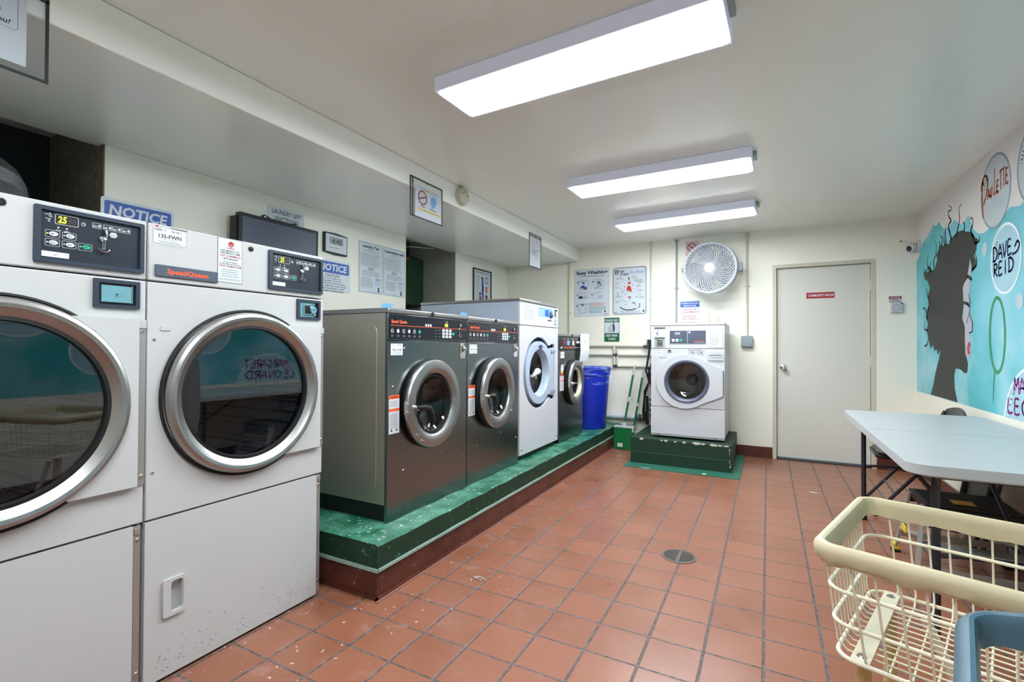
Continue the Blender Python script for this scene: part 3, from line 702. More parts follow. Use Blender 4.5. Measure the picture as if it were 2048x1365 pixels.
def steel_washer(label, y0, W, H, D, cx, cy, Rm, hole, ang, handle, big, tagtxt, y_lab):
    t = thing('front_loading_washer', label, 'washing machine', (-1.755, y0, PZ + .001), FACE_X, group='stainless steel front loading washers')
    g = .003; top = .028
    b = MB(); b.box(.02, 0, -D + .03, W - .02, .10, -.02, 'black')
    b.plate([(g, .09), (g + .01, .09), (g + .01, H - top), (g, H - top)], -D, -.018, 'steelside'); b.plate([(W - g - .01, .09), (W - g, .09), (W - g, H - top), (W - g - .01, H - top)], -D, -.018, 'steelside')
    b.box(g + .01, .09, -D, W - g - .01, H - top, -D + .012, 'steelside')
    b.build('cabinet', t)
    if big:
        b = MB(); tf = Matrix(((0, 0, -1, 0), (0, 1, 0, 0), (1, 0, 0, 0), (0, 0, 0, 1)))  # side face panel, local x -> depth
        b.plate(rrect(-D + .05, .16, -.075, H - .09, .04), -g, -g + .0025, 'steelside', tf=tf); b.build('side_panel', t, bev=.002)
    b = MB(); b.box(g, H - top + .001, -D, W - g, H, .004, 'steelcap'); b.build('top_cap', t, bev=.006)
    ch = .142 if big else .13
    y1 = H - top; yc = y1 - ch
    b = MB(); b.box(g, yc, -.018, W - g, y1 - .002, 0, 'steel'); cf = b.build('control_fascia', t, bev=.002)
    b = MB(); b.plate([(g, .0), (W - g, .0), (W - g, yc - .004), (g, yc - .004)], -.018, 0, 'steel', holes=[circ(cx, cy, hole + .02, 56)]); fp = b.build('front_panel', t, bev=.002)
    b = MB()
    for u_, v_ in ((.055, .74), (.17, .955), (.17, .26), (.62, .30), (.94, .22)): 
        if big: b.lathe([(.006, 0), (.005, .004), (0, .006)], W * u_, yc * v_, 'chrome', 10)
    for v_ in (.018, .04, -.03, -.052):
        b.lathe([(.005, 0), (.004, .004), (0, .005)], cx + Rm + .03, cy + v_, 'chrome', 10)
    b.build('screws', fp)
    b = MB(); b.lathe([(.014, .004), (.012, .009), (.006, .009), (.005, .007), (0, .007)], W * .5, H - top / 2, 'black', 20); b.build('panel_lock', t)
    # glossy control strip
    b = MB(); x0, x1, ya, yb = .012, W - .012, yc + .006, y1 - .006; b.plate(rrect(x0, ya, x1, yb, .006), 0, .002, 'panel'); st = b.build('control_strip', cf)
    z = .0024; Wd = x1 - x0; Hd = yb - ya; u = lambda q: x0 + q * Wd; v = lambda q: ya + q * Hd
    if big:
        b = MB(); b.text('Speed Queen', u(.02), v(.66), Hd * .13, 'orange', z, 'L', w=Wd * .17, bold=.035); b.box(u(.01), v(.545), .002, u(.995), v(.565), z, 'orange')
        for i in range(6):
            xx = .03 + i * .062; c_ = 'btngreen' if i == 5 else 'paper'
            b.plate(rrect(u(xx - .012), v(.26), u(xx + .012), v(.40), .004), .002, z, c_, holes=[rrect(u(xx - .008), v(.28), u(xx + .008), v(.38), .003)]) if i % 2 == 0 else b.plate(circ(u(xx), v(.33), Wd * .014, 9, ry=Hd * .08), .002, z, c_)
            b.plate(circ(u(xx), v(.46), .002, 6), .002, z, 'inkgrey'); b.greek(u(xx - .014), v(.14), u(xx + .016), Hd * .025, Hd * .05, 2, 'inkgrey', z + .0002, 'C')
        for i in range(3): b.plate(circ(u(.42 + i * .03), v(.64), Wd * .011, 10, ry=Hd * .065), .002, z, 'paper')
        b.text('Start', u(.70), v(.83), Hd * .06, 'paper', z); b.box(u(.672), v(.62), .002, u(.715), v(.77), z, 'lime'); b.text('25', u(.693), v(.64), Hd * .09, 'ink', z + .0003)
        for i in range(3):
            for j in range(3):
                b.plate(rrect(u(.635 + i * .048), v(.10 + j * .145), u(.668 + i * .048), v(.215 + j * .145), .002), .002, .004, 'paper'); b.greek(u(.64 + i * .048), v(.155 + j * .145), u(.664 + i * .048), Hd * .02, .01, 1, 'inkgrey', .0043)
            b.greek(u(.54), v(.13 + i * .145), u(.565), Hd * .03, .01, 1, 'inkgrey', z + .0002); b.plate(circ(u(.60), v(.15 + i * .145), .004, 6), .002, z, 'inkgrey')
        b.plate(rrect(u(.775), v(.24), u(.81), v(.36), .006), .002, .004, 'btngreen'); b.build('buttons_and_print', st, smooth=False)
        b = MB(); xx = u(.885); b.tube([(xx, v(.82), .006), (xx, v(.58), .006)], .003, 'inner', 6); b.lathe([(.007, .002), (.006, .007), (0, .009)], xx - .003, v(.55), 'chrome', 12); b.tube([(xx, v(.42), .005), (xx, v(.24), .005)], .0022, 'chrome', 6)
        b.tube([(xx - .012, v(.24), .004), (xx - .004, v(.18), .008), (xx + .008, v(.18), .008), (xx + .022, v(.24), .004)], .0025, 'chrome', 6); b.plate(circ(u(.91), v(.75), .006, 8), .002, z, 'paper'); b.build('coin_slot', st)
        coin_unit(t, W - .085, yc - .11, .058, .098)
        b = MB(); b.box(.025, y_lab - .062, 0, .025 + .094, y_lab, .0007, 'paper'); b.text('CSC', .03, y_lab - .012, .008, 'inkgrey', .001, 'L', w=.026); b.greek(.075, y_lab - .010, .112, .004, .006, 1, 'inkgrey', .001)
        b.text(tagtxt, .072, y_lab - .040, .014, 'ink', .001, w=.074); b.greek(.04, y_lab - .050, .106, .002, .005, 2, 'inkgrey', .001, 'C'); b.build('asset_sticker', t, smooth=False)
        warning(t, .014, cy - .142 + .01, .095, cy + .062 + .01)
    else:
        b = MB()
        for i, c_ in enumerate(('maroon', 'skyblue')):
            b.plate(rrect(u(.14 + i * .15), v(.34), u(.25 + i * .15), v(.72), .01), .002, z, c_); b.greek(u(.15 + i * .15), v(.84), u(.25 + i * .15), .004, .01, 1, 'paper', z)
        b.plate(rrect(u(.52), v(.30), u(.60), v(.74), .02), .002, z, 'pink'); b.box(u(.70), v(.52), .002, u(.86), v(.70), .004, 'paper'); b.text('Speed Queen', u(.16), v(.10), Hd * .14, 'orange', z, 'L', w=Wd * .4, bold=.03); b.greek(u(.58), v(.12), u(.9), .004, .01, 1, 'paper', z)
        for i in range(2): b.greek(u(.5 + i * .16), v(.86), u(.6 + i * .16), .004, .01, 1, 'paper', z)
        b.box(u(.03), v(.08), .002, u(.10), v(.2), z, 'paper'); b.build('buttons_and_print', st, smooth=False)
        b = MB(); b.box(.035, yc - .08, 0, .13, yc - .018, .0007, 'paper'); b.greek(.045, yc - .035, .12, .004, .01, 3, 'inkgrey', .001, 'C'); b.build('asset_sticker', t, smooth=False)
        warning(t, .018, .50, .118, .655)
        for xx in (.078, W - .024):
            b = MB(); b.plate(circ(xx, .71, .036, 20, ry=.045), 0, .0007, 'signwhite'); b.plate(circ(xx, .695, .030, 16, pi, 2 * pi, ry=.026), .0007, .001, 'yellow'); b.greek(xx - .02, .735, xx + .02, .004, .01, 2, 'inkgrey', .001, 'C'); b.build('round_sticker', t, smooth=False)
    porthole(t, cx, cy, Rm, hole, ang, handle, 'rubber' if big else 'cream')
    return t
steel_washer('stainless steel washer standing beside the white dryers, its brushed side panel showing', 1.929, .757, 1.127, 1.02, .372, .592, .253, .172, 0, 'black', True, '406-CHB', .938)
steel_washer('stainless steel washer squeezed between its steel twin and the tall white washer', 2.690, .742, 1.125, 1.02, .354, .592, .250, .168, 2, 'down', True, '405-CHB', .938)
steel_washer('small low stainless steel washer with a cream window seal and a paper note', 4.281, .672, 1.052, .75, .372, .565, .222, .150, 1.5, 'chrome', False, '', 0)

# tall white washer
def tall_washer():
    W, H, D = .806, 1.316, 1.0
    t = thing('front_loading_washer', 'tall white front loading washer with a steel top and a pale blue porthole door', 'washing machine', (-1.755, 3.452, PZ + .001), FACE_X)
    b = MB(); b.box(.03, 0, -D + .03, W - .03, .045, -.03, 'black'); b.box(.004, .04, -D, .016, H - .026, -.02, 'lavender'); b.box(W - .016, .04, -D, W - .004, H - .026, -.02, 'lavender'); b.box(.016, .04, -D, W - .016, H - .026, -D + .012, 'lavender')
    b.build('cabinet', t, bev=.002)
    b = MB(); b.box(.002, H - .024, -D - .005, W - .002, H, .003, 'steelcap'); b.build('steel_top', t, bev=.007)
    yc = 1.102
    b = MB(); b.box(.004, yc, -.02, W - .004, H - .03, 0, 'palegrey'); cf = b.build('control_fascia', t, bev=.003)
    b = MB(); b.box(.36, yc + .085, 0, .66, yc + .165, .001, 'skyblue'); b.box(.50, yc + .095, .001, .575, yc + .15, .002, 'blue'); b.greek(.372, yc + .145, .49, .004, .011, 6, 'signwhite', .0014); b.build('display', cf, smooth=False)
    b = MB(); b.lathe([(.030, 0), (.028, .014), (.022, .020), (0, .020)], .625, yc + .112, 'slate', 24); b.box(.622, yc + .112, .02, .628, yc + .135, .0215, 'paper'); b.build('dial', cf)
    b = MB(); b.box(.56, yc + .052, 0, .65, yc + .066, .0008, 'ink'); b.text('Wascomat', .62, yc + .054, .009, 'paper', .0011, w=.05); b.greek(.06, yc + .16, .30, .004, .016, 8, 'inkgrey', .0006, 'C'); b.box(.335, yc + .015, 0, .3365, H - .04, .0006, 'inkgrey'); b.greek(.05, H - .045, .70, .002, .01, 1, 'inkgrey', .0006); b.build('printed_legend', cf, smooth=False)
    b = MB(); b.box(.705, yc + .018, 0, .778, H - .042, .0008, 'lavender'); b.box(.715, yc + .10, .0008, .74, H - .05, .004, 'inner'); b.box(.71, H - .062, .0008, .775, H - .046, .003, 'ink'); b.cyl(.725, yc + .045, .001, .008, .012, 'chrome', 14); b.box(.712, yc + .02, .0008, .745, yc + .075, .003, 'boxgrey'); b.build('coin_slot', cf)
    cx, cy = .376, .700
    rec = circ(cx, cy, .305, 40, radians(52), radians(308)); rec += [(cx + .22, .466), (cx + .27, .446), (.700, .442), (.716, .458), (.716, .932), (.700, .946), (cx + .27, .946), (cx + .22, .932)]
    b = MB(); b.plate([(.004, .045), (W - .004, .045), (W - .004, yc - .005), (.004, yc - .005)], -.02, 0, 'appl', holes=[rec]); b.build('front_panel', t, bev=.004)
    rec2 = [(cx + (x - cx) * 1.04, cy + (y - cy) * 1.04) for x, y in rec]
    b = MB(); b.plate(rec2, -.062, -.050, 'slate', holes=[circ(cx, cy, .215, 40)])
    n = len(rec2); b.add([(x, y, -.050) for x, y in rec2] + [(x, y, -.020) for x, y in rec2], [(i, n + i, n + (i + 1) % n, (i + 1) % n) for i in range(n)], 'slate'); b.build('door_recess', t)
    rad = .270; out = circ(cx - .012, cy, rad, 44, radians(48), radians(312)); out += [(cx + .215, .492), (.665, .478), (.672, .490), (.672, .902), (.665, .916), (cx + .215, .905)]
    b = MB(); b.plate(out, -.020, .012, 'ringgrey', holes=[circ(cx - .012, cy, .204, 44)]); d = b.build('door', t, bev=.008)
    b = MB(); b.lathe([(.206, .0125), (.200, .009), (.188, -.015), (.184, -.05)], cx - .012, cy, 'ringgrey', 56); b.build('door_funnel', d)
    b = MB(); b.lathe([(.185, -.045), (.185, -.050), (.12, -.08), (0, -.095)], cx - .012, cy, 'clear', 44); b.build('door_glass', d)
    b = MB(); b.plate(circ(cx + .0, cy + .222, .038, 24, ry=.017), .012, .016, 'inkblue'); b.text('wascomat', cx, cy + .217, .009, 'paper', .0164, w=.05); b.build('door_badge', d)
    b = MB(); b.cyl(cx - .19, cy - .02, .012, .03, .014, 'chrome', 14); b.tube([(cx - .20, cy - .02, .035), (cx - .15, cy + .01, .045), (cx - .12, cy + .015, .04)], .02, 'palegrey', 12, rs=[.012, .022, .030]); b.tube([(cx - .15, cy - .01, .035), (cx - .13, cy - .045, .03)], .012, 'chrome', 8); b.build('door_handle', d)
    for y in (.515, .880):
        b = MB(); b.box(.60, y - .014, .012, .685, y + .014, .018, 'boxgrey'); b.cyl(.69, y, 0, .02, .012, 'boxgrey', 12); b.build('hinge', d, bev=.002)
    b = MB(); b.lathe([(.216, -.064), (.22, -.09), (.28, -.11), (.28, -.45)], cx, cy, 'drum', 56); b.cyl(cx, cy, -.46, -.45, .28, 'perf', 40)
    for a in (.2, 2.3, 4.4): b.box(.19, -.02, -.45, .27, .02, -.14, 'drum', Matrix.Translation((cx, cy, 0)) @ Matrix.Rotation(a, 4, 'Z'))
    b.build('drum', t)
    b = MB(); b.box(.69, yc - .085, 0, .775, yc - .012, .0007, 'signwhite'); b.greek(.70, yc - .025, .768, .003, .009, 2, 'inkgrey', .001); b.text('404-CHB', .732, yc - .058, .012, 'inkgrey', .001, w=.05); b.build('asset_sticker', t, smooth=False)
    b = MB()
    for x, y in ((.04, .085), (W - .04, .085)): b.lathe([(.007, 0), (.005, .004), (0, .005)], x, y, 'ink', 10)
    b.build('screws', t)
tall_washer()
# ------------------------------------------------------------------ white washer on its pedestal
def pedestal_washer():
    W, H, D = .705, 1.150, .66
    t = thing('front_loading_washer', 'white front loading washer standing alone on the dark green pedestal by the back wall', 'washing machine', (-1.068, 5.09, .272), FACE_Y)
    b = MB(); b.box(.003, .02, -D, .015, H - .03, -.015, 'white2'); b.box(W - .015, .02, -D, W - .003, H - .03, -.015, 'white2'); b.box(.015, .02, -D, W - .015, H - .03, -D + .012, 'white2'); b.box(.015, .02, -D, W - .015, .05, -.02, 'black'); b.build('cabinet', t, bev=.004)
    b = MB()
    for x in (.06, W - .06):
        for z in (-.06, -D + .06): b.cyl(x, -z, 0, .022, .02, 'rubber', 12, tf=Matrix.Rotation(-pi / 2, 4, 'X') @ Matrix.Scale(1, 4))
    b2 = MB()
    for x in (.06, W - .06):
        for z in (-.06, -D + .06): b2.box(x - .02, -.014, z - .02, x + .02, .021, z + .02, 'rubber')
    b2.build('feet', t)
    b = MB(); b.box(0, H - .028, -D, W, H, .004, 'appl'); b.build('top_cap', t, bev=.008)
    b = MB(); b.box(.003, .892, -.015, W - .003, H - .030, .002, 'appl'); cp = b.build('control_fascia', t, bev=.004)
    b = MB(); b.box(.186, .940, .002, .536, 1.076, .004, 'palegrey'); b.box(.190, .944, .004, .358, 1.072, .006, 'slate'); b.box(.362, .944, .004, .532, 1.072, .006, 'slate'); pn = b.build('display_panel', cp)
    b = MB(); b.box(.240, 1.034, .006, .290, 1.056, .007, 'signwhite'); b.box(.242, 1.036, .007, .288, 1.054, .0073, 'pipegrey')
    b.build('display', pn, smooth=False)
    for i in range(3): b = MB(); b.plate(rrect(.212 + i * .037, .962, .238 + i * .037, .990, .003), .006, .009, 'btngreen' if i == 2 else 'paper'); b.box(.216 + i * .037, .977, .009, .234 + i * .037, .980, .0094, 'inkgrey'); b.build('button', pn)
    b = MB()
    for i in range(4): b.plate(circ(.236 + i * .018, 1.018, .0025, 8), .006, .007, 'paper')
    b.plate(circ(.380, 1.055, .011, 16), .006, .007, 'paper'); b.text('Speed Queen', .518, .966, .011, 'redtxt', .0066, 'R', w=.10, bold=.03); b.greek(.430, .956, .518, .004, .01, 1, 'paper', .0066); b.build('printed_legend', pn, smooth=False)
    b = MB(); b.box(.038, 1.012, .002, .144, 1.104, .004, 'palegrey'); b.box(.038, 1.096, .004, .146, 1.108, .008, 'inner'); b.tube([(.075, 1.09, .006), (.075, 1.065, .006)], .0018, 'inner', 6); b.tube([(.060, 1.06, .007), (.068, 1.045, .01), (.072, 1.03, .008)], .004, 'inner', 8); b.build('coin_slot', cp)
    b = MB(); b.box(.040, .908, .002, .140, 1.004, .004, 'pipegrey'); b.box(.04, .994, .004, .142, 1.004, .008, 'inner'); b.box(.066, .925, .004, .120, .985, .012, 'chrome'); b.box(.072, .932, .012, .114, .978, .0125, 'inner'); b.cyl(.094, .955, .012, .02, .013, 'chrome', 16); b.build('coin_mechanism', cp, bev=.001)
    b = MB(); b.box(.572, .905, .002, .682, 1.102, .003, 'inkgrey'); b.box(.574, .907, .003, .680, 1.100, .0035, 'paper'); b.greek(.58, 1.09, .675, .003, .0095, 8, 'inkgrey', .0038); b.box(.574, 1.008, .0035, .68, 1.010, .0038, 'inkgrey'); b.greek(.58, .995, .66, .003, .0095, 8, 'inkgrey', .0038); b.build('instruction_card', cp, smooth=False)
    cx, cy = .352, .563
    outer = [(.003, .302), (W - .003, .302), (W - .003, .888), (.003, .888)]
    b = MB(); b.plate(outer, -.015, .002, 'appl', holes=[circ(cx, cy, .225, 56)]); b.build('front_panel', t, bev=.003)
    b = MB(); b.box(.003, .022, -.015, W - .003, .298, .002, 'appl'); b.box(.003, .004, -.03, W - .003, .030, -.004, 'white2')
    for x in (.06, .60): b.box(x, .010, -.004, x + .035, .020, -.002, 'inkgrey')
    b.build('lower_panel', t, bev=.003)
    # door: round frame with a pointed handle side
    out = circ(cx - .02, cy, .270, 44, radians(72), radians(292)); out[0:0] = [(cx + .06, cy + .256)] ; pts = circ(cx - .02, cy, .270, 44, radians(66), radians(298))
    hand = [(cx + .13, cy - .222), (W - .022, cy - .135), (W - .018, cy - .122), (W - .018, cy + .118), (W - .024, cy + .130), (cx + .16, cy + .215)]
    poly = pts + hand
    b = MB(); b.plate(poly, .003, .022, 'appl', holes=[circ(cx, cy, .214, 52)]); d = b.build('door', t, bev=.007, seg=3)
    b = MB(); b.box(W - .020, cy - .118, .004, W - .012, cy + .116, .020, 'slate'); b.build('door_grip', d)
    b = MB(); b.lathe([(.216, .018), (.213, .026), (.200, .028), (.186, .020), (.176, .004), (.172, -.02)], cx, cy, 'slate', 64); b.build('door_ring', d)
    b = MB(); b.lathe([(.174, .002), (.150, -.002), (.12, -.010), (.09, -.016), (0, -.02)], cx, cy, 'glass', 56); b.build('door_glass', d)
    b = MB(); b.lathe([(.226, -.014), (.19, -.04), (.18, -.08), (.24, -.10), (.24, -.40)], cx, cy, 'drum', 56); b.cyl(cx, cy, -.41, -.40, .24, 'drum', 40); b.lathe([(.06, -.39), (.05, -.38), (0, -.38)], cx, cy, 'inner', 30)
    for a in (.3, 2.4, 4.5): b.box(.16, -.02, -.40, .24, .02, -.12, 'inner', Matrix.Translation((cx, cy, 0)) @ Matrix.Rotation(a, 4, 'Z'))
    b.build('drum', t)
    b = MB(); b.box(.545, .775, .002, .700 - .01, .870, .010, 'appl'); dw = b.build('detergent_drawer', t, bev=.008)
    b = MB(); b.plate(rrect(.568, .812, .674, .832, .006), .010, .0115, 'slate'); b.plate(rrect(.572, .808, .670, .824, .006), .0115, .013, 'appl'); b.build('drawer_pull', dw)
    b = MB(); b.box(.018, .820, .002, .122, .880, .0028, 'paper'); b.greek(.025, .868, .115, .005, .01, 1, 'inkgrey', .003); b.text('407-KJR', .07, .838, .014, 'inkgrey', .003, w=.07); b.build('asset_sticker', t, smooth=False)
    b = MB(); b.plate(circ(.188, .862, .018, 12, 0, pi), .002, .0026, 'ink'); b.box(.170, .846, .002, .206, .858, .0026, 'inkgrey'); b.text('ENERGY STAR', .125, .795, .008, 'inkblue', .0026, w=.07, bold=.02); b.greek(.365, .876, .535, .005, .01, 1, 'inkblue', .0026)
    for xx in (.37, .45): b.greek(xx, .862, xx + .07, .003, .008, 5, 'inkgrey', .0026); b.plate(circ(xx + .04, .856, .006, 8), .002, .0028, 'ink')
    b.build('printed_stickers', t, smooth=False)
pedestal_washer()

# ------------------------------------------------------------------ things on the back wall
def bw(x, z, out=0.0): return (x, YB - out, z)
def wall_thing(name, label, cat, x, z, out=0.0, group=None): return thing(name, label, cat, bw(x, z, out), FACE_Y, group=group)
# fan
t = thing('wall_fan', 'round white wall-mounted fan above the white washer', 'fan', (-.548, YB, 2.030), FACE_Y)
Rf, ft = .277, Matrix.Translation((0, 0, .285)) @ Matrix.Rotation(radians(3), 4, 'X') @ Matrix.Rotation(radians(-5), 4, 'Y')
b = MB(); b.lathe([(Rf - .028, .008), (Rf - .020, .018), (Rf - .006, .012), (Rf, -.01), (Rf, -.11), (Rf - .012, -.125), (Rf - .04, -.12), (Rf - .014, -.10), (Rf - .012, -.01)], 0, 0, 'fanwhite', 80, tf=ft); b.build('housing', t)
b = MB()
for i in range(14):
    r = .062 + i * .0148; b.tube([(r * cos(a), r * sin(a), .014 - .00005 * i) for a in [2 * pi * q / 56 for q in range(56)]], .0022, 'fanwhite', 5, closed=True, tf=ft)
for i in range(40):
    a0 = 2 * pi * i / 40; b.tube([(r * cos(a0 + s_), r * sin(a0 + s_), .015) for r, s_ in ((.05, 0), (.10, .10), (.15, .26), (.20, .46), (.253, .72))], .0031, 'fanwhite', 5, tf=ft)
b.build('grille', t)
b = MB(); b.lathe([(.054, .010), (.053, .020), (.045, .024), (0, .026)], 0, 0, 'fanwhite', 40, tf=ft); b.build('hub_cap', t)
b = MB(); b.lathe([(.045, -.06), (.045, -.02), (0, -.015)], 0, 0, 'fanblade', 24, tf=ft)
for i in range(5):
    a0 = 2 * pi * i / 5 + .3; P = []
    for r, w_ in ((.04, .30), (.11, .42), (.18, .40), (.235, .34)): P.append([(r * cos(a0 + r * 1.6 - w_), r * sin(a0 + r * 1.6 - w_), -.062), (r * cos(a0 + r * 1.6 + w_), r * sin(a0 + r * 1.6 + w_), -.026)])
    vs = [p for q in P for p in q]; vs += [(x, y, z - .002) for x, y, z in vs]
    fs = [(j * 2, j * 2 + 1, j * 2 + 3, j * 2 + 2) for j in range(3)] + [(8 + j * 2 + 2, 8 + j * 2 + 3, 8 + j * 2 + 1, 8 + j * 2) for j in range(3)]
    b.add(vs, fs, 'fanblade', ft)
b.build('blades', t)
b = MB()
for i in range(9):
    a = 2 * pi * i / 9; b.tube([(.06 * cos(a), .06 * sin(a), -.13), (.26 * cos(a), .26 * sin(a), -.115)], .002, 'fanwhite', 5, tf=ft)
for r in (.10, .16, .22): b.tube([(r * cos(a), r * sin(a), -.124) for a in [2 * pi * q / 48 for q in range(48)]], .002, 'fanwhite', 5, closed=True, tf=ft)
b.build('rear_grille', t)
b = MB(); b.cyl(0, 0, -.20, -.10, .06, 'fanwhite', 28, tf=ft); b.box(-.05, -.07, 0, .05, .07, .02, 'fanblade'); b.box(-.02, -.03, .015, .02, .03, .10, 'fanblade')
b.box(.262, -.045, .17, .315, .045, .27, 'fanblade'); b.box(-.29, -.02, .20, -.272, .02, .26, 'fanblade'); b.tube([(0, 0, .05), (.20, 0, .06), (.30, 0, .12), (.30, 0, .2)], .012, 'fanblade', 8); b.tube([(0, 0, .05), (-.18, 0, .06), (-.28, 0, .12), (-.28, 0, .22)], .012, 'fanblade', 8); b.build('wall_bracket', t, bev=.002)
# conduits
def conduit(label, x, z0, z1, r, mt, clips, grp=None):
    t = thing('wall_conduit', label, 'conduit', (x, YB, z0), None, group=grp)
    b = MB(); b.tube([(0, -r - .001, 0), (0, -r - .001, z1 - z0)], r, mt, 12); b.build('tube', t)
    for c in clips: b = MB(); b.box(-r - .012, -r * 2 - .002, c - z0 - .008, r + .012, -.0005, c - z0 + .008, mt); b.build('clip', t, bev=.003)
conduit('painted vertical conduit under the soffit end beside the washing instruction poster', -2.252, 1.32, 2.258, .012, 'framepaint', (1.62,))
conduit('thin painted vertical conduit between the red dress poster and the white washer', -1.222, 1.25, 2.428, .009, 'pipe', (2.415, 1.75))
conduit('grey-green metal conduit running down to the white washer beside the fan', -.931, 1.20, 2.428, .011, 'pipegrey', (2.41, 1.86))
conduit('vertical painted conduit ending in the grey junction box near the door', -.196, 1.305, 2.428, .011, 'framepaint', (2.41, 1.85))
t = wall_thing('junction_box', 'small square grey junction box on the back wall beside the door', 'electrical box', -.252, 1.182); b = MB(); b.box(0, 0, .0005, .108, .118, .045, 'boxgrey'); b.build('box', t, bev=.004)
b = MB(); b.box(-.003, .006, .045, .111, .122, .052, 'boxgrey'); b.build('cover', t, bev=.003); b = MB(); b.cyl(.09, .03, .052, .056, .006, 'ink', 12); b.build('knockout', t)
t = wall_thing('pipe_stubs', 'two short cream pipe stubs rising behind the white washer', 'pipes', -.584, 1.30); b = MB()
for x, h in ((0, .26), (.088, .235)):
    b.tube([(x, 0, .016), (x, h, .016)], .013, 'cream', 12)
b.build('pipes', t)
# horizontal wash pipes
t = thing('water_pipes', 'cream painted horizontal water pipes behind the blue bin', 'pipes', (-2.3, YB, 0)); b = MB()
for z, x0, x1 in ((1.190, 0, 1.22), (1.082, 0, 1.20), (.945, .66, 1.17)): b.tube([(x0, -.022, z), (x1, -.022, z)], .014, 'pipe', 12)
b.tube([(.64, -.022, 1.19), (.64, -.022, .93)], .016, 'pipe', 12); b.tube([(.675, -.022, 1.16), (.675, -.022, .95)], .012, 'pipe', 12); b.build('pipe_run', t)
for x, z in ((.655, 1.082), (.655, .945), (1.02, 1.185)):
    b = MB(); b.box(x - .028, -.042, z - .016, x + .028, -.002, z + .016, 'inner'); b.build('pipe_clamp', t, bev=.004)
b = MB(); b.box(1.03, -.05, 1.215, 1.075, -.001, 1.27, 'pipe'); b.build('valve_box', t, bev=.004)
t = thing('drain_pipe', 'thick pale drain pipe running low along the back wall to the white washer', 'pipe', (-2.2, YB, .338)); b = MB(); b.tube([(0, -.04, 0), (.98, -.04, 0)], .033, 'bigpipe', 16); b.build('pipe', t)
b = MB(); b.tube([(.84, -.04, 0), (.90, -.04, 0)], .041, 'inner', 16)
for x in (.83, .87, .91): b.tube([(x, -.085, .05), (x, -.085, -.05)], .007, 'chrome', 8)
b.build('coupling', t)
b = MB()
for pts in ([(0, 0, 0), (-.012, -.02, -.15), (-.04, -.03, -.32), (.0, -.04, -.45), (-.05, -.05, -.62), (-.07, -.05, -.8), (-.03, -.04, -.93)], [(.03, 0, -.2), (-.01, -.03, -.36), (.03, -.04, -.52), (.045, -.04, -.7), (.03, -.04, -.9)], [(-.02, -.01, -.28), (.02, -.02, -.4), (-.055, -.03, -.56), (-.06, -.03, -.8), (-.02, -.03, -.92)]):
    b.tube([(x, y - .10, z) for x, y, z in pts], .011, 'rubber', 8)
for z in (-.66, -.72, -.78, -.84): b.box(-.03, -.13, z - .012, .03, -.10, z + .012, 'black'); b.cyl(.0, z, .13, .14, .008, 'chrome', 8, tf=FACE_Y.to_4x4())
b.box(-.025, -.12, -.01, .04, -.0515, .04, 'black'); b.tube([(-.03, -.11, -.62), (-.03, -.11, -.95)], .018, 'black', 10)
tag(b.build('washer_hoses', loc=(-1.215, YB, 1.225)), 'black hoses and cord hanging beside the white pedestal washer', 'hoses')

